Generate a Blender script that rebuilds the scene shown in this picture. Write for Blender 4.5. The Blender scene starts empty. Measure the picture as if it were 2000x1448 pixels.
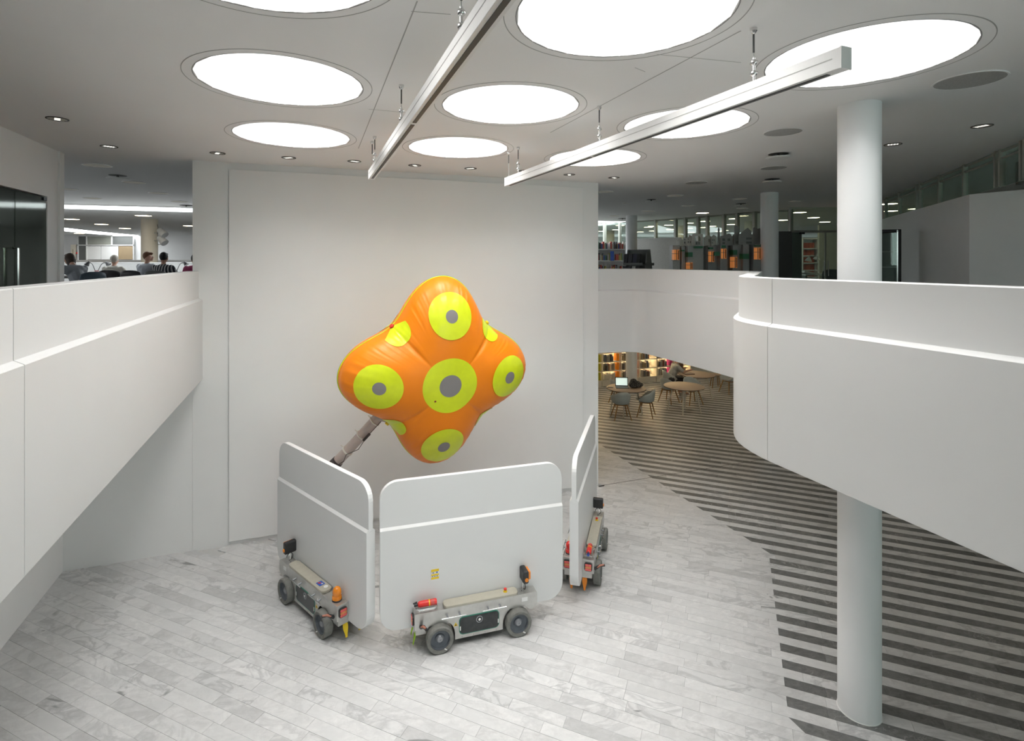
import bpy, bmesh, math, random
from mathutils import Vector, Matrix, noise
random.seed(7)
scene = bpy.context.scene
COL = scene.collection
# ------------------------------------------------------------------ camera
F, CX, CY, EYE = 1055.0, 985.0, 510.0, 4.32      # pixels (2000x1448 frame), metres
cam_d = bpy.data.cameras.new('camera'); cam = bpy.data.objects.new('camera', cam_d); COL.objects.link(cam)
cam.location = (0, 0, EYE); cam.rotation_euler = (math.pi/2, 0, 0)
cam_d.sensor_width = 36; cam_d.lens = F/2000*36
cam_d.shift_x = (1000-CX)/2000; cam_d.shift_y = (CY-724)/2000
cam_d.clip_start = .02; cam_d.clip_end = 200
scene.camera = cam
# ------------------------------------------------------------------ world, light levels, exposure
w_ = bpy.data.worlds.new('world'); scene.world = w_; w_.use_nodes = True
w_.node_tree.nodes['Background'].inputs[0].default_value = (.93, .965, 1, 1)
w_.node_tree.nodes['Background'].inputs[1].default_value = 3.2
SKYLIGHT = 14.0         # round skylights over the void
SLOT = 6.0              # long roof lights over the reading floor
WARM = 13.0              # lit warm downlights
LED = 24.0               # shelf lighting
vs = scene.view_settings
vs.view_transform = 'Standard'; vs.look = 'None'; vs.gamma = 1; vs.use_curve_mapping = False
vs.exposure = 0.13
# ------------------------------------------------------------------ frames of the building
A = math.atan2(2.33, 6.447)
WD = Vector((math.cos(A), math.sin(A), 0))          # along the main wall
RD = Vector((-math.sin(A), math.cos(A), 0))         # away from the viewer, along rails and parapets
W0 = Vector((-4.647, 8.05, 0))
ZC, ZU, ZL = EYE+1.5, 3.2, EYE-1.776                # upper ceiling, upper floor, lower ceiling
def WF(s, t, z=0): return W0 + WD*s + RD*t + Vector((0, 0, z))
def G(px, py, z=0):
    Y = (EYE-z)*F/(py-CY); return Vector(((px-CX)*Y/F, Y, z))
def D(px, py, Y): return Vector(((px-CX)*Y/F, Y, EYE-(py-CY)*Y/F))
def st(p): q = Vector((p[0], p[1], 0))-W0; return q.dot(WD), q.dot(RD)
# ------------------------------------------------------------------ materials
def new_mat(name):
    m = bpy.data.materials.new(name); m.use_nodes = True
    return m, m.node_tree.nodes, m.node_tree.links, m.node_tree.nodes['Principled BSDF']
def mat(name, col, rough=.5, metal=0, var=.04, scale=6, bump=0, bscale=200, coat=0, trans=0, spec=.5, aniso=None):
    m, n, l, b = new_mat(name)
    c = Vector(col[:3])
    b.inputs['Roughness'].default_value = rough; b.inputs['Metallic'].default_value = metal
    b.inputs['Coat Weight'].default_value = coat; b.inputs['Transmission Weight'].default_value = trans
    b.inputs['Specular IOR Level'].default_value = spec
    tc = n.new('ShaderNodeTexCoord'); mp = n.new('ShaderNodeMapping'); l.new(tc.outputs['Object'], mp.inputs[0])
    if aniso: mp.inputs['Scale'].default_value = aniso
    no = n.new('ShaderNodeTexNoise'); no.inputs['Scale'].default_value = scale; no.inputs['Detail'].default_value = 4
    l.new(mp.outputs[0], no.inputs[0])
    rp = n.new('ShaderNodeValToRGB')
    a, d = c*(1-var), c*(1+var)
    rp.color_ramp.elements[0].position = .3; rp.color_ramp.elements[1].position = .7
    rp.color_ramp.elements[0].color = (*[min(1, max(0, x)) for x in a], 1)
    rp.color_ramp.elements[1].color = (*[min(1, max(0, x)) for x in d], 1)
    l.new(no.outputs['Fac'], rp.inputs[0]); l.new(rp.outputs[0], b.inputs['Base Color'])
    if bump:
        n2 = n.new('ShaderNodeTexNoise'); n2.inputs['Scale'].default_value = bscale; l.new(mp.outputs[0], n2.inputs[0])
        bp = n.new('ShaderNodeBump'); bp.inputs['Strength'].default_value = bump; bp.inputs['Distance'].default_value = .01
        l.new(n2.outputs['Fac'], bp.inputs['Height']); l.new(bp.outputs[0], b.inputs['Normal'])
    return m
def emat(name, col, strength):
    m, n, l, b = new_mat(name)
    b.inputs['Base Color'].default_value = (*col, 1); b.inputs['Emission Color'].default_value = (*col, 1)
    b.inputs['Emission Strength'].default_value = strength; b.inputs['Roughness'].default_value = .6
    return m
def glass(name, col, rough=.02, refl=.55):
    m, n, l, b = new_mat(name)
    out = n['Material Output']; tr = n.new('ShaderNodeBsdfTransparent'); tr.inputs[0].default_value = (*col, 1)
    gl = n.new('ShaderNodeBsdfGlossy'); gl.inputs['Roughness'].default_value = rough; gl.inputs[0].default_value = (.9, .95, .93, 1)
    lw = n.new('ShaderNodeLayerWeight'); pw = n.new('ShaderNodeMath'); pw.operation = 'POWER'; pw.inputs[1].default_value = 4; l.new(lw.outputs['Facing'], pw.inputs[0])
    fr = n.new('ShaderNodeMath'); fr.operation = 'MULTIPLY_ADD'; fr.inputs[1].default_value = refl; fr.inputs[2].default_value = .05; l.new(pw.outputs[0], fr.inputs[0])
    mx = n.new('ShaderNodeMixShader'); l.new(fr.outputs[0], mx.inputs[0]); l.new(tr.outputs[0], mx.inputs[1]); l.new(gl.outputs[0], mx.inputs[2])
    l.new(mx.outputs[0], out.inputs[0]); n.remove(b)
    return m
M = {}
M['wall'] = mat('white_wall_paint', (.82, .82, .815), .55, var=.012, scale=1.5, bump=.03, bscale=60)
M['parapet'] = mat('white_parapet_lacquer', (.76, .763, .762), .42, var=.01, scale=1.2)
M['ceiling'] = mat('ceiling_paint', (.87, .868, .86), .7, var=.012, scale=.8)
M['seam'] = mat('seam_shadow_gap', (.42, .42, .41), .8)
M['ufloor'] = mat('upper_floor_covering', (.16, .16, .155), .6, var=.1, scale=3)
M['grout'] = mat('floor_grout', (.56, .56, .55), .8)
M['column'] = mat('column_paint', (.8, .81, .815), .5, var=.012, scale=2)
M['rail'] = mat('rail_white_metal', (.8, .8, .79), .35, var=.02)
M['dark'] = mat('dark_slot', (.05, .05, .05), .5)
M['chrome'] = mat('chrome', (.75, .75, .75), .16, 1, var=.03)
M['steel'] = mat('brushed_steel', (.56, .555, .535), .40, .8, var=.07, scale=14, bump=.04, bscale=90)
M['sky'] = emat('skylight_diffuser', (1, .985, .96), SKYLIGHT)
M['shaft'] = mat('skylight_cutoff_shaft', (.3, .3, .3), .7, var=.01)
M['slot'] = emat('roof_light_diffuser', (.93, .98, 1), SLOT)
M['warm'] = emat('warm_downlight', (1, .82, .55), WARM)
M['dim'] = emat('dim_lamp_glass', (.5, .47, .4), .10)
M['lamp'] = emat('louvred_lamp', (1, .97, .9), 1.2)
M['grille'] = mat('grey_round_grille', (.42, .42, .41), .6, var=.12, scale=80)
M['white'] = mat('white_lacquer', (.8, .8, .79), .4, var=.02)
M['black'] = mat('black_plastic', (.022, .022, .024), .42, var=.15, scale=20)
M['rubber'] = mat('tyre_rubber', (.20, .20, .185), .75, var=.15, scale=25, bump=.25, bscale=70)
M['wheelrim'] = mat('wheel_rim', (.11, .125, .145), .5, var=.12, scale=20)
M['hub'] = mat('hub_metal', (.33, .34, .36), .4, .5)
M['pad'] = mat('beige_pad', (.46, .435, .36), .55, var=.04, scale=20, bump=.03, bscale=300)
M['orange_plastic'] = mat('orange_plastic', (.85, .27, .03), .4)
M['red'] = mat('red_plastic', (.75, .035, .03), .35)
M['yellow'] = mat('yellow_plastic', (.85, .6, .02), .45)
M['lime'] = mat('lime_strap', (.42, .75, .02), .6)
M['amber'] = mat('amber_lens', (.9, .27, .01), .15, var=.15, scale=12, coat=.5)
M['lensred'] = mat('tail_lens', (.78, .13, .12), .25, var=.15, scale=60, coat=.4)
M['lensor'] = mat('tail_lens_orange', (.72, .26, .10), .25, var=.15, scale=60, coat=.4)
M['armref'] = mat('marker_reflector', (.45, .17, .11), .3, var=.2, scale=40)
M['redlens'] = mat('red_lens', (.72, .03, .025), .2, var=.2, scale=40, coat=.5)
M['teal'] = mat('teal_trim', (.02, .22, .15), .5)
M['window_dark'] = mat('smoked_window', (.035, .04, .042), .25, var=.25, scale=18)
M['blue'] = mat('blue_sticker', (.03, .1, .45), .4)
M['bodyorange'] = mat('inflatable_orange', (.96, .255, .0), .42, var=.03, scale=3, coat=.05, bump=.02, bscale=14)
M['bodyyellow'] = mat('inflatable_yellow', (.72, .83, .015), .33, var=.04, scale=9, coat=.15)
M['bodygrey'] = mat('inflatable_grey', (.25, .235, .235), .45, var=.03)
M['hose'] = mat('hose_plastic', (.64, .54, .5), .35, var=.06, scale=8)
M['hose'].node_tree.nodes['Principled BSDF'].inputs['Alpha'].default_value = .7
M['tie'] = mat('cable_tie', (.7, .68, .62), .5)
M['cable'] = mat('dark_cable', (.06, .05, .05), .5)
M['wood'] = mat('oak_legs', (.32, .18, .075), .5, var=.15, scale=30, aniso=(1, 1, .1))
M['tabletop'] = mat('linoleum_table_top', (.42, .33, .25), .5, var=.03)
M['shell'] = mat('chair_shell_grey', (.44, .48, .48), .45, var=.02)
M['skin'] = mat('skin', (.56, .33, .24), .5, var=.05, scale=15)
M['grey'] = mat('mid_grey_panel', (.3, .31, .30), .55, var=.02)
M['dgrey'] = mat('dark_grey_panel', (.13, .135, .13), .55, var=.03)
M['pgrey'] = mat('poster_grey_wall', (.80, .803, .805), .6, var=.01)
M['post'] = mat('glazing_post', (.33, .34, .30), .5, var=.03)
M['glass'] = glass('glass_pane', (.84, .92, .88))
M['dglass'] = glass('smoked_glass', (.62, .64, .60), .06, .2)
M['brown'] = mat('brown_board', (.3, .22, .13), .6)
M['green'] = mat('green_sign', (.015, .14, .06), .5)
M['windowglow'] = emat('lit_display_window', (.7, .25, .07), .32)
M['led'] = emat('shelf_led', (1, .8, .5), LED)
M['screen'] = emat('laptop_screen', (.75, .9, .82), .75)
M['cream'] = mat('cream_shelf', (.8, .74, .62), .5, var=.02)
M['beige'] = mat('beige_column', (.62, .56, .45), .6, var=.02)
def cmat(col, rough=.55, key=None):
    k = key or 'c_%02x%02x%02x' % tuple(int(max(0, min(1, x))*255) for x in col)
    if k not in M: M[k] = mat('cover_'+k, col, rough, var=.05, scale=25)
    return M[k]
# ------------------------------------------------------------------ object helpers
def link(o, parent=None):
    COL.objects.link(o)
    if parent is not None: o.parent = parent
    return o
def tag(o, label=None, cat=None, group=None, kind=None):
    if label: o['label'] = label
    if cat: o['category'] = cat
    if group: o['group'] = group
    if kind: o['kind'] = kind
    return o
def empty(name, loc=(0, 0, 0), rz=0, label=None, cat=None, group=None, kind=None, parent=None):
    o = bpy.data.objects.new(name, None); o.empty_display_size = .1
    o.location = loc; o.rotation_euler = (0, 0, rz); link(o, parent)
    return tag(o, label, cat, group, kind)
def mesh_obj(name, me, m, parent=None, smooth=None):
    if m is not None: me.materials.append(m)
    if smooth:
        for p in me.polygons: p.use_smooth = True
        if smooth is not True: me.set_sharp_from_angle(angle=math.radians(smooth))
    return link(bpy.data.objects.new(name, me), parent)
def copy_tree(o, parent=None):
    c = o.copy(); link(c); c.parent = parent
    for ch in list(o.children): copy_tree(ch, c)
    return c
class MB:
    """collects geometry into one mesh"""
    def __init__(s): s.v = []; s.f = []
    def add(s, vs_, fs):
        k = len(s.v); s.v += [tuple(v) for v in vs_]; s.f += [tuple(i+k for i in f) for f in fs]; return s
    def box(s, c, size, rz=0, mtx=None):
        x, y, z = [d/2 for d in size]; c = Vector(c)
        R = mtx if mtx is not None else Matrix.Rotation(rz, 3, 'Z')
        vs_ = [c+R@Vector((a*x, b*y, d*z)) for a in (-1, 1) for b in (-1, 1) for d in (-1, 1)]
        return s.add(vs_, [(0, 1, 3, 2), (4, 6, 7, 5), (0, 4, 5, 1), (2, 3, 7, 6), (0, 2, 6, 4), (1, 5, 7, 3)])
    def prism(s, poly, z0, z1):
        n = len(poly)
        vs_ = [(p[0], p[1], z0) for p in poly]+[(p[0], p[1], z1) for p in poly]
        area = sum(poly[i][0]*poly[(i+1) % n][1]-poly[(i+1) % n][0]*poly[i][1] for i in range(n))
        fs = [tuple(range(n-1, -1, -1)), tuple(range(n, 2*n))]+[(i, (i+1) % n, (i+1) % n+n, i+n) for i in range(n)]
        if area < 0: fs = [tuple(reversed(f)) for f in fs]
        return s.add(vs_, fs)
    def extrude(s, poly, o, ux, uy, un, d0, d1):
        """2D poly in plane (o,ux,uy), thickness along un from d0 to d1"""
        o, ux, uy, un = map(Vector, (o, ux, uy, un)); n = len(poly)
        vs_ = [o+ux*a+uy*b+un*d0 for a, b in poly]+[o+ux*a+uy*b+un*d1 for a, b in poly]
        fs = [tuple(range(n-1, -1, -1)), tuple(range(n, 2*n))]+[(i, (i+1) % n, (i+1) % n+n, i+n) for i in range(n)]
        return s.add(vs_, fs)
    def tube(s, pts, r, seg=10, cap=True, closed=False):
        pts = [Vector(p) for p in pts]; n = len(pts)
        rs = r if isinstance(r, (list, tuple)) else [r]*n
        up = None; rings = []
        for i, p in enumerate(pts):
            if closed: t = (pts[(i+1) % n]-pts[i-1])
            else: t = pts[min(i+1, n-1)]-pts[max(i-1, 0)]
            t = t.normalized() if t.length > 1e-9 else Vector((0, 0, 1))
            if up is None:
                a = Vector((0, 0, 1)) if abs(t.z) < .9 else Vector((1, 0, 0)); up = (a-t*a.dot(t)).normalized()
            else:
                up = up-t*up.dot(t)
                up = up.normalized() if up.length > 1e-6 else t.orthogonal().normalized()
            b = t.cross(up)
            rings.append([p+(up*math.cos(2*math.pi*k/seg)+b*math.sin(2*math.pi*k/seg))*rs[i] for k in range(seg)])
        vs_ = [v for rg in rings for v in rg]; fs = []
        m_ = n if closed else n-1
        for i in range(m_):
            j = (i+1) % n
            for k in range(seg): fs.append((i*seg+k, i*seg+(k+1) % seg, j*seg+(k+1) % seg, j*seg+k))
        if cap and not closed:
            fs.append(tuple(range(seg-1, -1, -1))); fs.append(tuple(range((n-1)*seg, n*seg)))
        return s.add(vs_, fs)
    def lathe(s, prof, c=(0, 0, 0), axis='z', seg=24):
        """prof: list of (r,h) ; axis direction vector or 'z'"""
        ax = Vector((0, 0, 1)) if axis == 'z' else Vector(axis).normalized()
        a = ax.orthogonal().normalized() if axis != 'z' else Vector((1, 0, 0)); b = ax.cross(a); c = Vector(c)
        vs_ = []; n = len(prof)
        for r, h in prof:
            for k in range(seg):
                t = 2*math.pi*k/seg; vs_.append(c+ax*h+(a*math.cos(t)+b*math.sin(t))*max(r, 1e-5))
        fs = [(i*seg+k, i*seg+(k+1) % seg, (i+1)*seg+(k+1) % seg, (i+1)*seg+k) for i in range(n-1) for k in range(seg)]
        fs.append(tuple(range(seg-1, -1, -1))); fs.append(tuple(range((n-1)*seg, n*seg)))
        return s.add(vs_, fs)
    def sphere(s, c, r, seg=16, rings=10, sc=(1, 1, 1), mtx=None):
        c = Vector(c); vs_ = []; R = mtx or Matrix.Identity(3)
        for i in range(rings+1):
            ph = math.pi*i/rings
            for k in range(seg):
                t = 2*math.pi*k/seg
                vs_.append(c+R@Vector((r*sc[0]*math.sin(ph)*math.cos(t), r*sc[1]*math.sin(ph)*math.sin(t), r*sc[2]*math.cos(ph))))
        fs = [(i*seg+k, (i+1)*seg+k, (i+1)*seg+(k+1) % seg, i*seg+(k+1) % seg) for i in range(rings) for k in range(seg)]
        return s.add(vs_, fs)
    def mesh(s, name, bevel=0, bseg=2, weld=False):
        me = bpy.data.meshes.new(name); me.from_pydata(s.v, [], s.f)
        if bevel or weld:
            bm = bmesh.new(); bm.from_mesh(me)
            if weld: bmesh.ops.remove_doubles(bm, verts=bm.verts, dist=1e-5)
            if bevel:
                ed = [e for e in bm.edges if len(e.link_faces) == 2 and e.calc_face_angle(0) > .5]
                bmesh.ops.bevel(bm, geom=ed, offset=bevel, segments=bseg, profile=.5, affect='EDGES', clamp_overlap=True)
            bm.to_mesh(me); bm.free()
        me.validate(); me.update()
        return me
    def build(s, name, m, parent=None, bevel=0, bseg=2, smooth=None, weld=False):
        return mesh_obj(name, s.mesh(name, bevel, bseg, weld), m, parent, smooth)
def rrect(x0, x1, y0, y1, r, n=6):
    pts = []
    for cx_, cy_, a0 in ((x1-r, y1-r, 0), (x0+r, y1-r, 90), (x0+r, y0+r, 180), (x1-r, y0+r, 270)):
        for i in range(n+1):
            a = math.radians(a0+90*i/n); pts.append((cx_+r*math.cos(a), cy_+r*math.sin(a)))
    return pts
# ------------------------------------------------------------------ the shell of the building
def struct(mb, name, m, parent=None, bevel=0, **k):
    o = mb.build(name, m, parent, bevel=bevel, **k)
    if parent is None: o['kind'] = 'structure'
    return o
SL = st((-6.14, 7.51))[0]                            # left wall runs parallel to the rails at this s
SR = 6.86                                            # right end of the main wall
WX = (math.cos(A), math.sin(A))
def xy(p): return (p.x, p.y)
# ceiling of the upper storey
GX, GR = Vector((1.93, .70, 0)), Vector((-.67, 1.945, 0))      # skylight grid
EC = Vector((.06, 5.25, 0)); SKR, SKD = .655, .6               # middle skylight, radius and shaft depth
SKY = {(i, j): EC+GX*i+GR*j for j in (1, 0, -1) for i in (-1, 0, 1)}
from mathutils.geometry import delaunay_2d_cdt
def ceiling_sheet():
    vv = [Vector(p) for p in ((-32, -6), (24, -6), (24, 36), (-32, 36))]; ed = [(0, 1), (1, 2), (2, 3), (3, 0)]
    for c in SKY.values():
        k = len(vv); vv += [Vector((c.x+SKR*math.cos(2*math.pi*i/72), c.y+SKR*math.sin(2*math.pi*i/72))) for i in range(72)]
        ed += [(k+i, k+(i+1) % 72) for i in range(72)]
    ov, oe, of, *_ = delaunay_2d_cdt(vv, ed, [], 1, 1e-6)
    keep = []
    for f in of:
        c = sum((ov[i] for i in f), Vector((0, 0)))/len(f)
        if all((c-s.xy).length > SKR*.985 for s in SKY.values()): keep.append(tuple(reversed(f)))
    return MB().add([(p.x, p.y, ZC) for p in ov], keep)
struct(ceiling_sheet(), 'ceiling', M['ceiling'])
struct(MB().prism([(-32, -6), (24, -6), (24, 36), (-32, 36)], ZC+SKD+.06, ZC+SKD+.2), 'roof_deck', M['grille'])
ceil = bpy.data.objects['ceiling']
def ceil_seam(p, q, w=.008):
    p, q = D(p[0], p[1], 1.5*F/(CY-p[1])), D(q[0], q[1], 1.5*F/(CY-q[1]))
    d = (q-p); n = Vector((-d.y, d.x, 0)).normalized()*w/2
    MB().prism([xy(p+n), xy(q+n), xy(q-n), xy(p-n)], ZC-.0015, ZC+.01).build('board_joint', M['seam'], ceil)
ceil_seam((815, 2), (700, 290)); ceil_seam((1447, 60), (1075, 259)); ceil_seam((720, 213), (795, 220), .004)
ceil_seam((803, 22), (880, 28), .004); ceil_seam((1283, 106), (1447, 122), .004); ceil_seam((1240, 132), (1260, 140), .004)
# upper floor slabs
def slab(name, poly, z0=ZL+.02, z1=ZU):
    return struct(MB().prism(poly, z0, z1), name, M['ufloor'])
# right parapet path, from the main wall towards the viewer (the void is on its left)
RP0 = [(1.80, 10.39), (2.10, 10.49), (2.36, 10.535), (2.56, 10.50), (2.70, 10.33), (2.80, 10.08), (2.93, 9.77), (3.10, 9.30), (3.26, 8.85),
       (3.42, 8.38), (3.52, 8.10), (3.545, 7.95), (3.50, 7.80), (3.36, 7.52), (3.12, 7.06), (2.84, 6.50), (2.62, 6.07), (2.44, 5.74), (2.33, 5.48), (2.285, 5.26), (2.29, 5.04)]
def line_r(Y): return (2.339+.356*(4.80-Y), Y)
RP0 += [line_r(4.80), line_r(4.4), line_r(3.9), line_r(3.4), line_r(2.5), line_r(1.0), line_r(-1), line_r(-5)]
def catmull(P, n=6):
    P = [Vector((p[0], p[1], 0)) for p in P]; out = []
    for i in range(len(P)-1):
        a = P[max(i-1, 0)]; b = P[i]; c = P[i+1]; d = P[min(i+2, len(P)-1)]
        for k in range(n):
            t = k/n
            out.append(.5*((2*b)+(c-a)*t+(2*a-5*b+4*c-d)*t*t+(3*b-a-3*c+d)*t**3))
    out.append(P[-1]); return out
RP = catmull(RP0, 4)
LP = [Vector((-4.52+.3614*(8.09-Y), Y, 0)) for Y in (8.10, 6.5, 5, 4, 3.034, 3.026, 2, 0, -2, -5)]
TOP = EYE-.152
PROF = [(-.005, ZL), (.0, ZL+.012), (0, EYE-.585), (-.004, EYE-.58), (-.048, EYE-.557), (-.05, EYE-.55), (-.05, TOP-.006), (-.056, TOP), (-.20, TOP), (-.20, ZL)]
def normals(path, side):
    out = []
    for i in range(len(path)):
        d = path[min(i+1, len(path)-1)]-path[max(i-1, 0)]
        n = Vector((-d.y, d.x, 0)).normalized()*side; out.append(n)
    return out
def sweep(name, path, nrm, parent, m):
    mb = MB(); k = len(PROF); vs_ = []
    for p, n in zip(path, nrm):
        for o, z in PROF: vs_.append((p.x+n.x*o, p.y+n.y*o, z))
    fs = [(i*k+j, i*k+(j+1) % k, (i+1)*k+(j+1) % k, (i+1)*k+j) for i in range(len(path)-1) for j in range(k)]
    fs += [tuple(range(k)), tuple(range((len(path)-1)*k, len(path)*k))]
    mb.add(vs_, fs); me = mb.mesh(name)
    bm = bmesh.new(); bm.from_mesh(me); bmesh.ops.recalc_face_normals(bm, faces=bm.faces); bm.to_mesh(me); bm.free()
    return mesh_obj(name, me, m, parent, smooth=28)
par_l = empty('wall_parapet_left', (0, 0, 0), kind='structure')
nl = normals(LP, 1)
sweep('parapet_panel', LP[:5], nl[:5], par_l, M['parapet']); sweep('parapet_panel', LP[5:], nl[5:], par_l, M['parapet'])
par_r = empty('wall_parapet_right', (0, 0, 0), kind='structure')
nr = normals(RP, -1)
cut = [i for i, p in enumerate(RP) if abs(p.y-4.80) < 1e-4][0]
cut2 = [i for i, p in enumerate(RP) if abs(p.y-7.95) < 1e-4][0]
def seg(i, j):
    P = [p.copy() for p in RP[i:j+1]]; N = nr[i:j+1]
    P[0] = P[0]+(P[1]-P[0]).normalized()*.003; P[-1] = P[-1]-(P[-1]-P[-2]).normalized()*.003
    sweep('parapet_panel', P, N, par_r, M['parapet'])
seg(0, cut2); seg(cut2, cut); seg(cut, len(RP)-1)
inner = [xy(p-n*.12) for p, n in zip(RP, nr)]
slab('floor_upper_right', inner+[(22, -5), (22, 34), xy(WF(SR, 22)), xy(WF(SR, .3))])
slab('floor_upper_left', [xy(WF(-26, .05)), xy(WF(.0, .05)), xy(WF(.0, .3)), xy(WF(SR-.01, .3)), xy(WF(SR-.01, 21.9)), (-6, 34), (-32, 34)])
slab('floor_upper_walkway', [xy(WF(SL-5, -13)), xy(WF(0, -13)), xy(WF(0, .04)), xy(WF(SL-5, .04))])
slab('floor_upper_near', [(-1.6, -5), (5.6, -5), (4.2, -.4), (-1.35, -.4)])
# main wall with its big raised panel
struct(MB().prism([xy(WF(0, 0)), xy(WF(SR, 0)), xy(WF(SR, .3)), xy(WF(0, .3))], -.02, ZC), 'wall_main', M['wall'])
struct(MB().prism([xy(WF(SL-.3, 0)), xy(WF(-.002, 0)), xy(WF(-.002, .3)), xy(WF(SL-.3, .3))], -.02, ZL+.03), 'wall_main_lower', M['wall'])
def on_wall(px, py, t=0):
    k = (px-CX)/F; q = W0+RD*t                       # intersect the view ray with the wall plane
    s = (k*q.y-q.x)/(WD.x-k*WD.y); p = q+WD*s
    return s, EYE-(py-CY)*p.y/F
a0, a1 = on_wall(447, 331, -.035), on_wall(1139, 366, -.035); b0 = on_wall(447, 1051, -.035); b1 = on_wall(1139, 956, -.035)
zt, zb = (a0[1]+a1[1])/2, (b0[1]+b1[1])/2
wm = bpy.data.objects['wall_main']
MB().prism([xy(WF(a0[0], -.035)), xy(WF(a1[0], -.035)), xy(WF(a1[0], -.001)), xy(WF(a0[0], -.001))], zb, zt).build('projection_panel', M['wall'], wm, bevel=.004)
MB().prism([xy(WF(a0[0]-.02, -.006)), xy(WF(a1[0]+.02, -.006)), xy(WF(a1[0]+.02, .001)), xy(WF(a0[0]-.02, .001))], zb-.01, zt+.01).build('shadow_gap', M['seam'], wm) if False else None
# left wall: solid below, glazed door front above
struct(MB().prism([xy(WF(SL-.25, -13)), xy(WF(SL, -13)), xy(WF(SL, .0)), xy(WF(SL-.25, .0))], -.02, ZL+.03), 'wall_left', M['wall'])
wl = bpy.data.objects['wall_left']
TG = -.47; ZG = EYE+.845
MB().prism([xy(WF(SL-.06, TG)), xy(WF(SL, TG)), xy(WF(SL, .05)), xy(WF(SL-.06, .05))], ZU, ZC).build('pier', M['wall'], wl)
MB().prism([xy(WF(SL, -.16)), xy(WF(SL+.025, -.16)), xy(WF(SL+.025, -.10)), xy(WF(SL, -.10))], ZU, ZC).build('cover_strip', M['wall'], wl)
MB().prism([xy(WF(SL-.06, -13)), xy(WF(SL, -13)), xy(WF(SL, TG)), xy(WF(SL-.06, TG))], ZG, ZC).build('lintel', M['wall'], wl)
struct(MB().prism([xy(WF(SL-5.2, -13)), xy(WF(SL-5, -13)), xy(WF(SL-5, .3)), xy(WF(SL-5.2, .3))], ZU, ZC), 'wall_office_side', M['pgrey'])
struct(MB().prism([xy(WF(SL-5, .06)), xy(WF(SL-.07, .06)), xy(WF(SL-.07, .2)), xy(WF(SL-5, .2))], ZU, ZC), 'wall_office_back', M['pgrey'])
dr = empty('door_1', (0, 0, 0), kind='structure')
def glass_leaf(t0, t1, z1, m, name='glass_pane'):
    MB().prism([xy(WF(SL-.02, t0)), xy(WF(SL-.008, t0)), xy(WF(SL-.008, t1)), xy(WF(SL-.02, t1))], ZU+.01, z1).build(name, m, dr)
tj = st(G(30, 600, ZU))[1]
def t_at(px):
    k = (px-CX)/F; q = W0+WD*SL; return (k*q.y-q.x)/(RD.x-k*RD.y)
TJ = t_at(31)
glass_leaf(TJ+.012, TG-.006, ZG-.02, M['dglass']); glass_leaf(TJ-.95, TJ-.012, ZG-.02, M['dglass']); glass_leaf(TJ-2.6, TJ-.96, ZG-.02, M['dglass'])
MB().prism([xy(WF(SL-.03, TG-.1)), xy(WF(SL+.002, TG-.1)), xy(WF(SL+.002, TG-.01)), xy(WF(SL-.03, TG-.01))], ZG-.06, ZG-.02).build('hinge_plate', M['black'], dr)
for sg in (-.08, .05):
    MB().tube([WF(SL+sg-.05, TJ-.07, ZU+.15), WF(SL+sg-.02+.02, TJ-.07, ZU+.15), WF(SL+sg, TJ-.07, EYE+.15), WF(SL+sg-.05, TJ-.07, EYE+.15)], .014, 8).build('pull_handle', M['chrome'], dr)
MB().box(WF(SL-.075, (TJ+TG)/2, EYE-.05), (.006, .012, 1.0), A).build('sticker_strip', M['white'], dr) if False else None
# beige column inside the office seen through the glass
tag(MB().lathe([(.19, 0), (.19, ZC-ZU)], WF(SL-1.05, TG+.0, ZU), seg=32).build('column', M['beige'], smooth=40), kind='structure')
# far walls that close the storeys
struct(MB().box((-15, 31.1, (ZU+ZC)/2), (34, .2, ZC-ZU)), 'wall_far_left', M['wall'])
struct(MB().box((12, 34.1, (ZU+ZC)/2), (22, .2, ZC-ZU)), 'wall_far_right', M['wall'])
struct(MB().box((-32, 14, (ZU+ZC)/2), (.2, 42, ZC-ZU)), 'wall_outer_left', M['wall'])
struct(MB().box((22.1, 14, ZC/2), (.2, 42, ZC)), 'wall_outer_right', M['wall'])
struct(MB().box((-14.5, -5.1, ZC/2), (35, .2, ZC)), 'wall_near', M['wall'])
wnr = bpy.data.objects['wall_near']
for z0, z1 in ((-.2, .3), (2.4, 3.3), (ZC-.1, ZC+.05)): MB().box((13, -5.1, (z0+z1)/2), (20, .2, z1-z0)).build('wall_band', M['wall'], wnr)
for nm, z0, z1 in (('added_window_3', 3.3, ZC-.1), ('added_window_4', .3, 2.4)):      # unseen windows added behind viewer, right: upper from bluish daylight, lower brightens floor
    w4 = empty(nm, (0, 0, 0), kind='structure')
    for k in range(9):
        MB().box((4+2*k, -5.1, (z0+z1)/2), (1.94, .012, z1-z0)).build('glass_pane', M['glass'], w4)
        MB().box((5+2*k, -5.1, (z0+z1)/2), (.06, .12, z1-z0)).build('mullion', M['post'], w4)
struct(MB().box((1.5, 32.5, (ZU+ZC)/2), (.2, 3.4, ZC-ZU)), 'wall_far_step', M['wall'])
# lower storey, right: wall behind the shelves
SB0 = G(1168, 757)
sb_s, sb_t = st(SB0)
struct(MB().prism([xy(WF(SR-3, sb_t+.36)), xy(WF(33, sb_t+.36)), xy(WF(33, sb_t+.5)), xy(WF(SR-3, sb_t+.5))], -.02, ZL+.03), 'wall_lower_back', M['cream'])
struct(MB().prism([xy(WF(SR-3.1, .31)), xy(WF(SR-3, .31)), xy(WF(SR-3, sb_t+.4)), xy(WF(SR-3.1, sb_t+.4))], -.02, ZL+.03), 'wall_lower_side', M['wall'])
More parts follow.
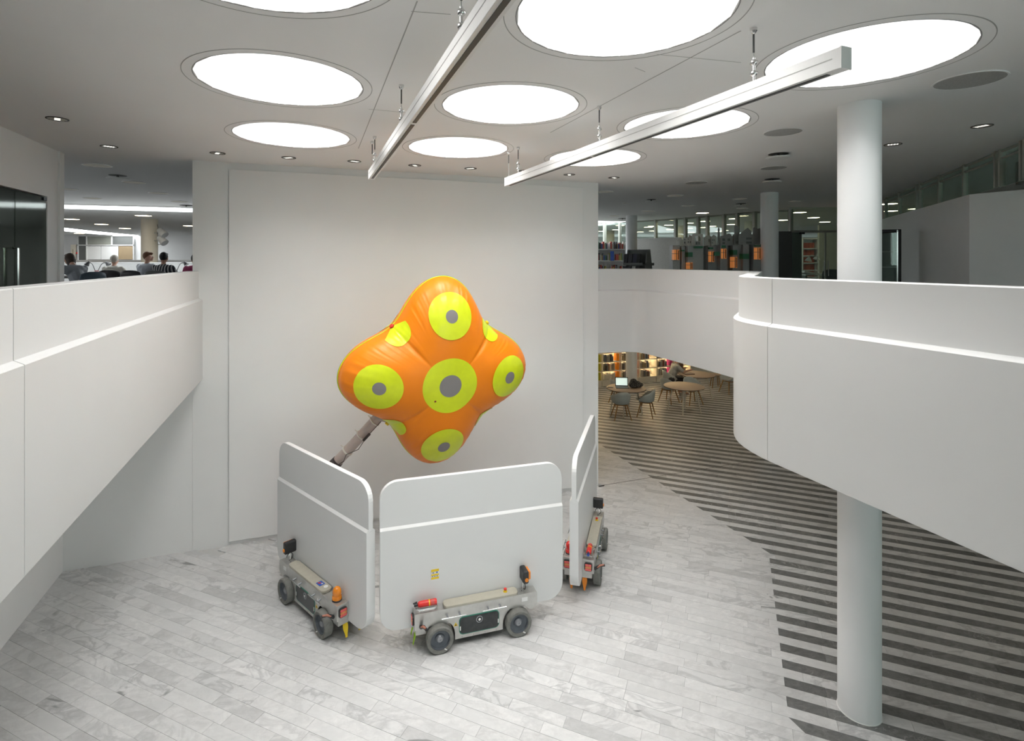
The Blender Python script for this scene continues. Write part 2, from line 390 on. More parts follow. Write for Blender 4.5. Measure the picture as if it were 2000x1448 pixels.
# columns
def column(x, y, r, z0, z1, m=None, collar=False):
    o = MB().lathe([(r, z0), (r, z1)], (x, y, 0), seg=64).build('column', m or M['column'], smooth=40); tag(o, kind='structure')
    if collar: MB().lathe([(r+.006, 0), (r+.006, .006), (r+.001, .007)], (x, y, 0), seg=64).build('base_ring', M['white'], o, smooth=40)
    return o
column(3.412, 5.194, .1806, 0, ZC, collar=True)
column(5.84, 11.9, .182, 0, ZC); column(4.19, 17.8, .185, 0, ZC)
column((292-CX)*19.3/F, 19.3, .26, ZU, ZC, M['beige'])
column((1332-CX)*23/F, 23, .2, ZU, ZC, M['beige']); column((1465-CX)*20.5/F, 20.5, .2, ZU, ZC, M['beige']); column((1190-CX)*27/F, 27, .25, ZU, ZC, M['beige'])
# ------------------------------------------------------------------ stone floor
def marble(name, dark):
    m, n, l, b = new_mat(name)
    at = n.new('ShaderNodeAttribute'); at.attribute_name = 'off'
    geo = n.new('ShaderNodeNewGeometry')
    mp = n.new('ShaderNodeMapping'); mp.inputs['Rotation'].default_value = (0, 0, math.radians(23)); mp.inputs['Scale'].default_value = (.7, 1.2, 1)
    l.new(geo.outputs['Position'], mp.inputs[0])
    sc = n.new('ShaderNodeVectorMath'); sc.operation = 'SCALE'; sc.inputs['Scale'].default_value = 23; l.new(at.outputs['Vector'], sc.inputs[0])
    ad = n.new('ShaderNodeVectorMath'); l.new(mp.outputs[0], ad.inputs[0]); l.new(sc.outputs[0], ad.inputs[1])
    def nz(scale, det, dist=0, rough=.6):
        x = n.new('ShaderNodeTexNoise'); x.inputs['Scale'].default_value = scale; x.inputs['Detail'].default_value = det
        x.inputs['Distortion'].default_value = dist; x.inputs['Roughness'].default_value = rough; l.new(ad.outputs[0], x.inputs[0]); return x.outputs['Fac']
    def ramp(src, stops):
        r = n.new('ShaderNodeValToRGB'); e = r.color_ramp.elements
        while len(e) < len(stops): e.new(.5)
        for q, (p, c) in zip(e, stops): q.position = p; q.color = (c, c, c, 1)
        l.new(src, r.inputs[0]); return r.outputs[0]
    def mix(kind, f, a, c):
        x = n.new('ShaderNodeMix'); x.data_type = 'RGBA'; x.blend_type = kind
        for s_, v in ((0, f), (6, a), (7, c)):
            if isinstance(v, (float, int)): x.inputs[s_].default_value = v
            elif isinstance(v, tuple): x.inputs[s_].default_value = (*v, 1)
            else: l.new(v, x.inputs[s_])
        return x.outputs[2]
    vein = ramp(nz(2.2, 5, 1.2), [(.44, 0), (.497, 1), (.503, 1), (.56, 0)])
    fine = ramp(nz(14, 7, .8, .72), [(.36, 0), (.66, 1)])
    cloud = ramp(nz(2.6, 3, .6), [(.42, 0), (.68, 1)])
    sep = n.new('ShaderNodeSeparateXYZ'); l.new(at.outputs['Vector'], sep.inputs[0])
    if dark:
        c = mix('MIX', fine, (.115, .117, .115), (.20, .202, .198))
        v2 = ramp(nz(3.0, 4, 2.0), [(.485, 0), (.5, 1), (.515, 0)])
        gate = ramp(nz(1.4, 2), [(.52, 0), (.62, 1)])
        vv = mix('MULTIPLY', 1.0, v2, gate)
        c = mix('MIX', vv, c, (.36, .36, .35))
        tone = ramp(sep.outputs[2], [(0, .8), (1, 1.2)])
        c = mix('MULTIPLY', 1.0, c, tone); b.inputs['Roughness'].default_value = .42
    else:
        c = mix('MIX', fine, (.575, .575, .575), (.71, .71, .705))
        c = mix('MIX', cloud, c, (.60, .605, .605))
        ga = ramp(sep.outputs[0], [(.35, .12), (.9, .75)])
        vv = mix('MULTIPLY', 1.0, vein, ga)
        c = mix('MIX', vv, c, (.40, .405, .41))
        # a few stones are greyer, with dark patches of their own
        gp = ramp(sep.outputs[2], [(.93, 0), (.94, 1)]); c = mix('MIX', mix('MULTIPLY', 1.0, gp, ramp(nz(1.6, 3, .8), [(.40, .2), (.52, 1)])), c, mix('MIX', fine, (.46, .465, .465), (.56, .56, .56)))
        bl = mix('MULTIPLY', 1.0, ramp(nz(1.1, 4, 1.0), [(.665, 0), (.69, 1)]), ramp(sep.outputs[0], [(.5, 0), (.52, 1)])); c = mix('MIX', bl, c, (.27, .275, .275))
        tone = ramp(sep.outputs[1], [(0, .94), (1, 1.04)])
        c = mix('MULTIPLY', 1.0, c, tone); b.inputs['Roughness'].default_value = .40
    l.new(c, b.inputs['Base Color'])
    b.inputs['Specular IOR Level'].default_value = .4
    return m
M['marble'] = marble('white_marble', False); M['slate'] = marble('dark_marble', True)
UD = Vector((2.355, -1, 0)).normalized(); VD = Vector((1, 2.355, 0)).normalized()
B0 = G(1503, 1090.6)
def uv(p): q = Vector((p[0], p[1], 0))-B0; return q.dot(UD), q.dot(VD)
RW = .1352
def ub(v):
    """u at which the dark bands start, for distance v"""
    if v > 0: return -(v)*1.0
    if v > -22*RW: return 0
    return (-22*RW-v)*1.0
t1 = uv(G(1194.4, 883.1)); t12 = uv(G(1483, 1068))
SLOPE = (t12[0]-t1[0])/(t1[1]-t12[1]); OFFU = t12[0]+SLOPE*t12[1]
def ub(v):
    if v > 0: return OFFU-SLOPE*v
    if v > -22*RW: return 0
    return (-22*RW-v)*SLOPE
floor = struct(MB().prism([(-11, -5), (22, -5), (22, 34), (-11, 34)], -.25, -.018), 'floor', M['grout'])
rnd = random.Random(3)
planks = []
ys0, ys1 = 2.6, 24.5
for k in range(-125, 60):
    vf, vn = -k*RW, -(k+1)*RW                         # far and near edge of the row
    dark_row = (k % 2 == 0)
    us = []; u = -14+rnd.random()*.8
    while u < 16:
        us.append(u); u += rnd.choice((.42, .55, .62, .7, .8, .95))
    bf, bn = ub(vf), ub(vn)
    if dark_row: us = [x for x in us if abs(x-(bf+bn)/2) > .2 + abs(bf-bn)]
    ends = [(x, x, 0) for x in us]
    if dark_row: ends.append((bf, bn, 1))
    ends.sort()
    for a_, b_ in zip(ends, ends[1:]):
        um = (a_[0]+a_[1]+b_[0]+b_[1])/4; c = B0+UD*um+VD*((vf+vn)/2)
        if c.y < ys0 or c.y > ys1 or c.x < -9 or c.x > 16: continue
        s_, t_ = st(c)
        if s_ < SR-.05 and (t_ > .05): continue
        if s_ < SL-.3: continue
        if t_ > sb_t+.3: continue
        if c.x > 3.5+.62*c.y+2.5: continue
        dk = dark_row and um > (bf+bn)/2
        planks.append((a_, b_, vf, vn, dk, c))
def cost(p):
    c = p[5]; px = CX+F*c.x/c.y; py = CY+EYE*F/c.y
    vis = -20 < px < 2020 and py < 1460
    # hidden by the robots' screens, the parapets or the column: still fine as parts
    return (0 if vis else 1, c.y)
planks.sort(key=cost)
GAP = .0010
def plank_geo(p):
    a_, b_, vf, vn = p[:4]
    P = [B0+UD*(a_[1]+GAP)+VD*(vn+GAP), B0+UD*(b_[1]-GAP)+VD*(vn+GAP), B0+UD*(b_[0]-GAP)+VD*(vf-GAP), B0+UD*(a_[0]+GAP)+VD*(vf-GAP)]
    dz = rnd.uniform(-.0006, .0006)
    vs_ = [(q.x, q.y, -.02) for q in P]+[(q.x, q.y, dz) for q in P]
    return vs_, [(4, 5, 6, 7), (0, 1, 5, 4), (1, 2, 6, 5), (2, 3, 7, 6), (3, 0, 4, 7)]
def set_off(me, offs):
    a = me.attributes.new('off', 'FLOAT_VECTOR', 'FACE'); a.data.foreach_set('vector', [x for o in offs for _ in range(5) for x in o])
rest = {0: (MB(), []), 1: (MB(), [])}
for i, p in enumerate(planks):
    vs_, fs = plank_geo(p); off = (rnd.random(), rnd.random(), rnd.random())
    if i < 300:
        me = MB().add(vs_, fs).mesh('floor_plank'); set_off(me, [off])
        mesh_obj('floor_plank', me, M['slate' if p[4] else 'marble'], floor)
    else:
        mb, of = rest[int(p[4])]; mb.add(vs_, fs); of.append(off)
for k, nm in ((0, 'white_stone_field'), (1, 'dark_stone_bands')):
    me = rest[k][0].mesh(nm); set_off(me, rest[k][1]); o = mesh_obj(nm, me, M['slate' if k else 'marble'], floor); o['kind'] = 'stuff'
# metal expansion joint across the stone
j0, j1 = WF(SR, -.02), WF(SR+9, -.02)
MB().prism([xy(j0), xy(j1), xy(j1+RD*.012), xy(j0+RD*.012)], -.02, .0012).build('expansion_joint', M['dark'], floor)
# thin skirting gap along the walls
# ------------------------------------------------------------------ skylights and ceiling fittings
def ring_mesh(mb, c, r0, r1, z0, z1, seg=64):
    mb.lathe([(r0, z1), (r0, z0), (r1, z0), (r1, z1)], c, seg=seg); mb.f = mb.f[:-2]; return mb
names = {(-1, -1): 'top left, cut by the top edge of the picture', (0, -1): 'top middle, the biggest, cut by the top edge', (1, -1): 'upper right, above the white rail end',
         (-1, 0): 'left, second from the wall', (0, 0): 'middle of the grid, between the rails', (1, 0): 'crossed by the right rail, large oval',
         (-1, 1): 'left, nearest the white wall', (0, 1): 'small oval between the rail ends near the wall', (1, 1): 'small oval crossed by the right rail near the wall'}
for j in (1, 0, -1):
    for i in (-1, 0, 1):
        c = SKY[(i, j)]
        t = empty('round_skylight', (c.x, c.y, ZC), label='round bright ceiling skylight, '+names[(i, j)], cat='skylight', group='round skylights over the void')
        MB().lathe([(SKR+.004, SKD+.01), (SKR+.004, SKD), (0, SKD)], (0, 0, 0), seg=48).build('diffuser', M['sky'], t)
        ring_mesh(MB(), (0, 0, 0), SKR, SKR+.008, -.002, SKD, 72).build('shaft', M['shaft'], t, smooth=30)  # shaft added, deep and grey, to cut skylight spill at shallow angles
        ring_mesh(MB(), (0, 0, 0), .655, .732, -.001, .004, 96).build('trim_ring', M['ceiling'], t, smooth=30)
        ring_mesh(MB(), (0, 0, 0), .731, .7375, -.0025, .004, 96).build('shadow_gap', M['seam'], t)
def cpos(px, py): return D(px, py, 1.5*F/(CY-py))
def small_light(px, py, where, r=.1):
    p = cpos(px, py); t = empty('recessed_downlight', p, rnd.random()*3, label='small recessed downlight with chrome louvre, '+where, cat='downlight', group='small louvred downlights')
    ring_mesh(MB(), (0, 0, 0), r*.86, r, -.006, 0, 32).build('bezel', M['dark'], t)
    MB().lathe([(r*.86, -.001), (0, -.001)], seg=32).build('reflector', M['dim'], t)
    MB().box((0, 0, -.003), (r*1.1, r*.5, .003)).build('lamp', M['lamp'], t)
    mb = MB()
    for k in range(5): mb.box(((k-2)*r*.32, 0, -.003), (r*.07, 2*r*.86*math.sqrt(max(.05, 1-((k-2)*.36)**2)), .006), 0)
    mb.build('louvre', M['chrome'], t)
for px, py, w in ((112, 232, 'far left over the glass door'), (213, 286, 'left, before the dark opening'), (425, 299, 'leftmost over the white wall'), (564, 308, 'second from left over the white wall'),
                  (692, 315, 'beside the left rail end'), (810, 323, 'right of the left rail end'), (919, 329, 'left of the right rail end'), (1025, 334, 'behind the right rail end'),
                  (1112, 341, 'rightmost before the wall corner'), (1199, 347, 'just past the wall corner'), (1918, 246, 'far right over the grey partition'), (1744, 282, 'right beside the white column')):
    small_light(px, py, w)
def disc(px, py, r, kind, label):
    p = cpos(px, py)
    if kind == 'grille':
        t = empty('ceiling_speaker', p, label='flat grey round ceiling speaker, '+label, cat='speaker', group='round ceiling speakers')
        MB().lathe([(r, 0), (r, -.004), (0, -.005)], seg=40).build('grille', M['grille'], t)
        ring_mesh(MB(), (0, 0, 0), r, r*1.06, -.007, 0, 40).build('bezel', M['ceiling'], t)
    elif kind == 'vent':
        t = empty('air_vent', p, label='round ceiling air vent with a dropped disc, '+label, cat='vent', group='disc air vents')
        MB().lathe([(r*.8, 0), (r*.8, -.003), (0, -.003)], seg=32).build('opening', M['dark'], t)
        MB().lathe([(r, -.045), (r, -.055), (r*.8, -.065), (0, -.066)], seg=40).build('disc', M['white'], t)
        MB().tube([(0, 0, -.002), (0, 0, -.05)], .02, 8).build('stem', M['dark'], t)
    elif kind == 'dim':
        t = empty('round_downlight', p, label='dim round glass downlight, '+label, cat='downlight', group='dim round downlights')
        ring_mesh(MB(), (0, 0, 0), r*.92, r, -.01, 0, 40).build('bezel', M['white'], t)
        MB().lathe([(r*.92, 0), (r*.92, -.005), (0, -.007)], seg=40).build('glass', M['dim'], t)
    else:
        t = empty('round_downlight', p, label='lit warm round downlight, '+label, cat='downlight', group='lit warm downlights')
        ring_mesh(MB(), (0, 0, 0), r*.92, r, -.012, 0, 32).build('bezel', M['white'], t)
        MB().lathe([(r*.92, -.004), (r*.92, -.008)], seg=14).build('lamp', M['warm'], t)
for a in ((1529, 258, .2, 'beside the right-hand rail, larger'), (1511, 328, .19, 'between two vents left of the column'), (1360, 357, .2, 'at the edge of the dark ceiling'), (1893, 157, .235, 'largest, at the far right')): disc(a[0], a[1], a[2], 'grille', a[3])
for a in ((1520, 301, .16, 'nearest, left of the white column'), (1508, 350, .16, 'second, above the grey column'), (1272, 390, .14, 'in the dark ceiling past the wall'), (1447, 398, .16, 'left of the grey column top'),
          (230, 343, .17, 'in the dark opening at left'), (364, 401.5, .2, 'before the long roof light at left'), (1216, 427, .2, 'beside the thin far column')): disc(a[0], a[1], a[2], 'vent', a[3])
for a in ((190, 323, .2, 'nearest in the dark opening at left'), (262, 356, .2, 'right of the left vent'), (310, 377, .2, 'halfway to the long roof light'), (180, 387, .2, 'left, near the long roof light'), (350, 393.5, .2, 'right, near the long roof light'),
          (130, 369, .2, 'half hidden by the left pier'), (1180, 374.5, .2, 'just past the wall corner'), (1319, 382, .18, 'middle of the dark ceiling'), (1345, 401.7, .19, 'before the model town'), (1266, 412, .2, 'left of the model town'),
          (1221, 397, .08, 'tiny, above the far column'), (1445, 388, .16, 'before the grey column'), (1450, 406.6, .16, 'beside the grey column'), (1200, 421.5, .2, 'near the far bookshelf'), (1552, 393, .14, 'right of the grey column')): disc(a[0], a[1], a[2], 'dim', a[3])
lit = [(280, 421), (140, 428), (198, 438), (244, 446), (370, 441), (155, 456), (196, 460), (210, 462), (255, 463),
       (1211, 440), (1176, 451.5), (1203, 448.7), (1266, 443.7), (1274, 441.8), (1306, 429.4), (1306, 439.6), (1309, 448), (1275, 451), (1250, 453), (1345, 435.5), (1345, 445.4), (1377, 432), (1377, 444), (1429, 438.3), (1390, 441.8),
       (1434, 427), (1562, 414.6), (1589, 425), (1611, 433.4), (1528, 429.8), (1737, 397.8), (1741, 411.8), (1372, 415.7), (1350, 454), (1415, 450), (1405, 452)]
ORD = ['first', 'second', 'third', 'fourth', 'fifth', 'sixth', 'seventh', 'eighth', 'ninth', 'tenth', 'eleventh', 'twelfth', 'thirteenth', 'fourteenth', 'fifteenth', 'sixteenth', 'seventeenth', 'eighteenth', 'nineteenth', 'twentieth', 'last'] + ['rightmost']*20
zones = {}
for px, py in lit:
    where = 'above the readers at left' if px < 400 else ('over the glazed office behind the white column' if px > 1500 else ('above the model town' if px > 1320 else 'over the far shelves'))
    zones.setdefault(where, []).append((px, py))
for where, L_ in zones.items():
    for n_, (px, py) in enumerate(sorted(L_, key=lambda q: q[1])):
        disc(px, py, .25 if px < 400 else .2, 'lit', '%s nearest of those %s' % (ORD[n_], where))
# long roof lights over the reading floor (left) and at right
def strip(name, pts, label):
    P = [cpos(*q) for q in pts]
    t = empty(name, (0, 0, 0), label=label, cat='roof light')
    MB().prism([xy(p) for p in P], ZC-.02, ZC-.004).build('diffuser', M['slot'], t)
    for a_, b_ in zip(P, P[1:]+P[:1]):
        d = (b_-a_); n_ = Vector((-d.y, d.x, 0)).normalized()*.02
        MB().prism([xy(a_+n_), xy(b_+n_), xy(b_-n_), xy(a_-n_)], ZC-.03, ZC-.001).build('frame_bar', M['white'], t)
strip('roof_light', [(-300, 387), (700, 413), (700, 422), (-300, 394)], 'long straight bright roof light above the seated readers')
strip('roof_light', [(100, 441), (128, 444), (190, 451), (275, 459.3), (385, 460), (385, 462), (275, 461.5), (190, 457), (128, 451), (100, 448.5)], 'bent bright roof light along the far wall')
strip('roof_light', [(800, 425), (1226, 431), (1190, 437), (1150, 441), (800, 449)], 'bright roof light above the far bookshelf')
# ------------------------------------------------------------------ suspended light rails
def rail(p0, p1, h_top, label, cables, w=.075, h=.115):
    d = (p1-p0); L = d.length; rz = math.atan2(d.y, d.x); ax = d.normalized(); nn = Vector((-ax.y, ax.x, 0))
    t = empty('light_rail', p0, rz, label=label, cat='light rail', group='white suspended light rails')
    def box(x0, x1, y0, y1, z0, z1, nm, m, bev=0): MB().box(((x0+x1)/2, (y0+y1)/2, (z0+z1)/2), (x1-x0, y1-y0, z1-z0)).build(nm, m, t, bevel=bev)
    box(0, L, -w/2, w/2, -h/2, h/2, 'rail_body', M['rail'], .003)
    box(.1, L*.46, -.014, .014, -h/2-.004, -h/2+.001, 'track_slot', M['dark']); box(L*.47, L-.1, -.014, .014, -h/2-.004, -h/2+.001, 'track_slot', M['dark'])
    for sgn in (-1, 1): box(.05, L-.05, sgn*w/2-.0015, sgn*w/2+.0015, .004, .009, 'side_groove', M['grille'])
    box(L-.004, L+.004, -w/2-.002, w/2+.002, -h/2-.002, h/2+.002, 'end_cap', M['rail']); box(-.004, .004, -w/2-.002, w/2+.002, -h/2-.002, h/2+.002, 'end_cap', M['rail'])
    top = ZC-p0.z
    for x in cables:
        MB().tube([(x, 0, h/2), (x, 0, top)], .0025, 6).build('cable', M['grille'], t)
        MB().lathe([(.022, 0), (.022, -.02), (.012, -.035), (.006, -.2*0-.04)], (x, 0, top), seg=16).build('ceiling_anchor', M['chrome'], t)
        MB().tube([(x, 0, top-.04), (x, 0, top-.16)], .006, 8).build('anchor_rod', M['dark'], t)
        if x > .3:
            mb = MB()
            for z in (.06, .13):
                mb.sphere((x, 0, h/2+z), .022, 12, 8); mb.tube([(x-.03, 0, h/2+z), (x+.03, 0, h/2+z)], .006, 8)
            mb.tube([(x, 0, h/2), (x, 0, h/2+.16)], .009, 8); mb.build('cable_gripper', M['chrome'], t, smooth=40)
ZR = ZC-.41
def rp(px, py): return D(px, py, (ZR-EYE)*F/(CY-py))
def along(p0, p1, px):
    k = (px-CX)/F; d = (p1-p0).normalized(); return (k*p0.y-p0.x)/(d.x-k*d.y)
r0, r1 = rp(725.5, 342), rp(968, 2)
r2 = r1+(r1-r0).normalized()*1.5
rail(r0, r2, 0, 'white suspended light rail running from the wall to the top of the picture', [along(r0, r2, x) for x in (727, 732, 784, 901)])
q0, q1 = rp(990.5, 356), rp(1652, 113)
rail(q0, q1, 0, 'white suspended light rail with its end in front of the upper right skylight', [along(q0, q1, x) for x in (993.5, 1012, 1170.5, 1472)])
# ------------------------------------------------------------------ robot vehicles carrying white parapet-like screens
AX, WR, BW = .4575, .15, .205          # half wheelbase, wheel radius, half body width
def arc(cx_, cz, r, a0, a1, n):
    return [(cx_+r*math.cos(math.radians(a0+(a1-a0)*i/n)), cz+r*math.sin(math.radians(a0+(a1-a0)*i/n))) for i in range(n+1)]
def sticker_mat(name, stripes, c0, c1, axis=2, scale=1):
    return None
def make_robot(label, strap, beacon, group):
    R = empty('robot_vehicle', (0, 0, 0), label=label, cat='robot', group=group)
    X, Y, Z = (1, 0, 0), (0, 1, 0), (0, 0, 1)
    ra = .178
    prof = [(-.73, .27), (-.73, .445), (.68, .445), (.70, .425), (.70, .30), (.655, .27)]
    prof += [(AX+ra, .25)] + arc(AX, WR, ra, 35, 180, 10) + [(AX-ra, .085), (-AX+ra, .085)] + arc(-AX, WR, ra, 0, 145, 10) + [(-AX-ra, .25)]
    for sg in (1, -1):
        MB().extrude(prof, (0, sg*(BW-.004), 0), X, Z, Y, -.004, .004).build('side_plate', M['steel'], R)
    MB().extrude([(-.726, .28), (-.726, .41), (.69, .41), (.69, .30)], (0, 0, 0), X, Z, Y, -BW+.009, BW-.009).build('chassis', M['steel'], R)
    MB().box((0, 0, .17), (2*(AX-ra)-.01, 2*BW-.03, .165)).build('battery_box', M['dark'], R)
    MB().box((-.729, 0, .358), (.006, 2*BW, .175)).build('rear_plate', M['steel'], R, bevel=.002)
    MB().box((.703, 0, .36), (.006, 2*BW-.02, .13)).build('front_plate', M['steel'], R, bevel=.002)
    MB().box((-.655, 0, .235), (.12, 2*BW-.05, .075)).build('rear_bumper', M['steel'], R, bevel=.004)
    for x in (-.56, .56):
        MB().box((x, 0, .43), (.34 if x < 0 else .28, 2*BW-.02, .006)).build('deck_plate', M['steel'], R)
    for ax in (-AX, AX):
        MB().tube([(ax, -.2, WR), (ax, .2, WR)], .022, 10).build('axle', M['dark'], R)
        for sg in (1, -1):
            w = empty('wheel', (ax, sg*.225, WR), parent=R)
            hw = .05
            MB().lathe([(WR*.74, -hw*.92), (WR*.93, -hw), (WR, -hw*.8), (WR, hw*.8), (WR*.93, hw), (WR*.74, hw*.92), (WR*.72, hw*.3), (WR*.72, -hw*.3), (WR*.74, -hw*.92)], (0, 0, 0), (0, sg, 0), 36).build('tyre', M['rubber'], w, smooth=35).data
            MB().lathe([(WR*.73, -hw*.7), (WR*.73, hw*.72), (WR*.69, hw*.76), (WR*.66, hw*.25), (WR*.36, hw*.05), (WR*.34, hw*.2), (WR*.3, hw*.22)], (0, 0, 0), (0, sg, 0), 36).build('rim', M['wheelrim'], w, smooth=35)
            MB().lathe([(WR*.3, hw*.1), (WR*.22, hw*.42), (WR*.2, hw*.5), (WR*.07, hw*.5), (WR*.06, hw*.4)], (0, 0, 0), (0, sg, 0), 20).build('hub', M['hub'], w, smooth=35)
            a = math.radians(-60)
            MB().box((WR*.8*math.cos(a)*1, sg*hw*.94, WR*.8*math.sin(a)), (.03, .006, .012), 0, Matrix.Rotation(math.radians(30), 3, 'Y')).build('size_mark', M['white'], w)
    # screen, a copy of a parapet element: thick lower part, thin upper part, sloped ledge
    L2, zb_, zm, zt_ = 1.09, .215, 1.335, 1.862
    lo = [(-L2, zm)]+arc(-L2+.2, zb_+.2, .2, 180, 270, 8)+arc(L2-.2, zb_+.2, .2, 270, 360, 8)+[(L2, zm)]
    up = [(L2, zm)]+arc(L2-.2, zt_-.2, .2, 0, 90, 8)+arc(-L2+.2, zt_-.2, .2, 90, 180, 8)+[(-L2, zm)]
    scr = MB().extrude(lo, (0, 0, 0), X, Z, Y, -.056, .056).build('screen', M['parapet'], R, bevel=.004)
    MB().extrude(up, (0, 0, 0), X, Z, Y, -.03, .03).build('upper_board', M['parapet'], scr, bevel=.004)
    for sg in (1, -1):
        MB().extrude([(.03, zm+.026), (.056, zm), (.03, zm-.02), (.015, zm)], (-L2, 0, 0), (0, sg, 0), Z, X, .001, 2*L2-.001).build('ledge', M['parapet'], scr)
    # padded boards on top, both sides
    for sg in (1, -1):
        c = sg*.132
        pts = rrect(-.40, .475, c-.068, c+.068, .05, 5)
        MB().prism(pts, .435, .468).build('seat_pad', M['pad'], R, bevel=.006, bseg=2)
        # side window with fan
        win = MB().extrude(rrect(-.235, .235, .125, .325, .05, 5), (-.0, sg*BW, 0), X, Z, (0, sg, 0), 0, .004).build('side_window', M['teal'], R)
        MB().extrude(rrect(-.227, .227, .133, .317, .044, 5), (-.0, sg*BW, 0), X, Z, (0, sg, 0), .002, .006).build('smoked_pane', M['window_dark'], win)
        MB().lathe([(.038, .005), (.038, .008), (.030, .008), (.030, .005)], (0, sg*BW, .262), (0, sg, 0), 28).build('fan_ring', M['hub'], win)
        MB().lathe([(.016, .005), (.015, .012), (.004, .012)], (0, sg*BW, .262), (0, sg, 0), 20).build('fan_hub', M['chrome'], win)
        for xw in (-.222, .222): MB().box((xw, sg*(BW+.007), .2), (.012, .004, .045)).build('window_clip', M['white'], win)
        for k in range(4): MB().lathe([(.005, 0), (.004, .004)], (-.2+k*.133, sg*BW, .1), (0, sg, 0), 8).build('bolt', M['hub'], R)
        for x0 in (-.30, .17):
            hb = MB().tube([(x0-.14, sg*(BW+.045), .368), (x0+.14, sg*(BW+.045), .368)], .008, 10).build('handle_bar', M['chrome'], R, smooth=40)
            for xx in (-.07, .07): MB().tube([(x0+xx, sg*(BW-.004), .378), (x0+xx, sg*(BW+.045), .37)], .010, 8).build('stand_off', M['hub'], hb, smooth=40)
        # tail lamp on the rear plate
        tl = MB().extrude(rrect(-.05, .05, .305, .41, .025, 4), (-.733, sg*.135, 0), Y, Z, X, -.018, 0).build('tail_lamp', M['black'], R, bevel=.003)
        for z_, mm in ((.385, 'lensred'), (.357, 'lensor'), (.329, 'lensred')):
            MB().extrude(rrect(-.04, .04, z_-.013, z_+.013, .006, 3), (-.75, sg*.135, 0), Y, Z, X, -.008, .002).build('lens', M[mm], tl, bevel=.002)
        # side marker arm with reflector
        sm = MB().tube([(-.66, sg*(BW+.0), .30), (-.655, sg*(BW+.03), .32), (-.64, sg*(BW+.07), .345), (-.62, sg*(BW+.13), .345)], [.022, .02, .017, .015], 8).build('marker_arm', M['black'], R, smooth=40)
        MB().tube([(-.662, sg*(BW+.035), .325), (-.645, sg*(BW+.075), .35), (-.626, sg*(BW+.12), .352)], [.012, .013, .012], 6).build('reflector', M['armref'], sm)
        # remote box on a chrome post at the front
        rb = MB().extrude(rrect(-.035, .035, .55, .70, .022, 4), (.565, sg*.13, 0), X, Z, Y, -.075, .075).build('receiver_box', M['black'], R, bevel=.014, bseg=3)
        MB().extrude(rrect(-.022, .022, .59, .685, .012, 4), (.605, sg*.13, 0), X, Z, Y, -.06, .06).build('front_cover', M['orange_plastic'], rb, bevel=.008)
        MB().lathe([(.022, 0), (.022, .012), (.016, .016)], (.57, sg*(.13+.07), .60), (0, sg, 0), 16).build('round_button', M['orange_plastic'], rb)
        MB().tube([(.545, sg*.13, .43), (.545, sg*.13, .50), (.56, sg*.13, .56)], .012, 10).build('post', M['chrome'], R, smooth=40)
        MB().tube([(.565+.03*0, sg*.13+.04*math.cos(i*.45), .50+.045*math.sin(i*.45)+.0) if i < 12 else (.53, sg*.13, .44) for i in range(13)], .005, 6).build('coiled_cable', M['black'], R)
        # emergency stop
        es = MB().lathe([(.024, .468), (.024, .473), (.012, .475), (.012, .488)], (.33, c+sg*.0, 0), seg=20).build('stop_base', M['yellow'], R, smooth=40)
        MB().lathe([(.009, .486), (.018, .492), (.018, .502), (.012, .509)], (.33, c, 0), seg=20).build('stop_button', M['red'], es, smooth=40)
        # warning triangle
        MB().extrude([(-.295, .235), (-.25, .235), (-.2725, .275)], (0, sg*BW, 0), X, Z, (0, sg, 0), 0, .003).build('warning_triangle', M['yellow'], R)
        MB().extrude([(-.282, .24), (-.263, .24), (-.2725, .26)], (0, sg*BW, 0), X, Z, (0, sg, 0), .002, .004).build('triangle_mark', M['black'], R)
        MB().extrude([(.51, .36), (.58, .36), (.58, .405), (.51, .405)], (0, sg*BW, 0), X, Z, (0, sg, 0), 0, .002).build('white_label', M['white'], R)
    # beacon on the left side (seen from behind), extinguisher rack on the right
    b = MB().lathe([(.053, .435), (.053, .482), (.046, .488), (.047, .50), (.05, .52), (.047, .55), (.036, .572), (.02, .583), (.005, .586)], (-.60, .13, 0), seg=28).build('beacon', beacon, R, smooth=50)
    MB().lathe([(.056, .432), (.056, .446), (.05, .45)], (-.60, .13, 0), seg=28).build('beacon_base', M['black'], b)
    rack = MB().tube([(-.68, -.19, .475), (-.5, -.19, .475), (-.475, -.165, .475), (-.475, -.095, .475), (-.5, -.07, .475), (-.68, -.07, .475), (-.705, -.095, .475), (-.705, -.165, .475)], .008, 8, closed=True).build('rack_rail', M['chrome'], R, smooth=40)
    for xx, yy in ((-.66, -.19), (-.52, -.19), (-.66, -.07), (-.52, -.07)): MB().tube([(xx, yy, .433), (xx, yy, .475)], .006, 6).build('rack_post', M['chrome'], rack)
    # fabric strap hanging at the rear
    sp = MB(); pts = [(-.70, -.15+.0*i, .205-.17*i/8+.0) for i in range(9)]
    k = []
    for i in range(9):
        z = .21-.165*i/8; x = -.70-.035*i/8; wd_ = .022+.010*math.sin(i*.6); k += [(x, .085-wd_, z), (x, .085+wd_, z), (x+.006, .085+wd_, z), (x+.006, .085-wd_, z)]
    fs = []
    for i in range(8):
        for j in range(4): fs.append((i*4+j, i*4+(j+1) % 4, (i+1)*4+(j+1) % 4, (i+1)*4+j))
    sp.add(k, fs+[(3, 2, 1, 0), (32, 33, 34, 35)])
    s1 = sp.build('pull_strap', strap, R, smooth=40); s2 = s1.copy(); link(s2, R); s2.location.y = -.17
    return R
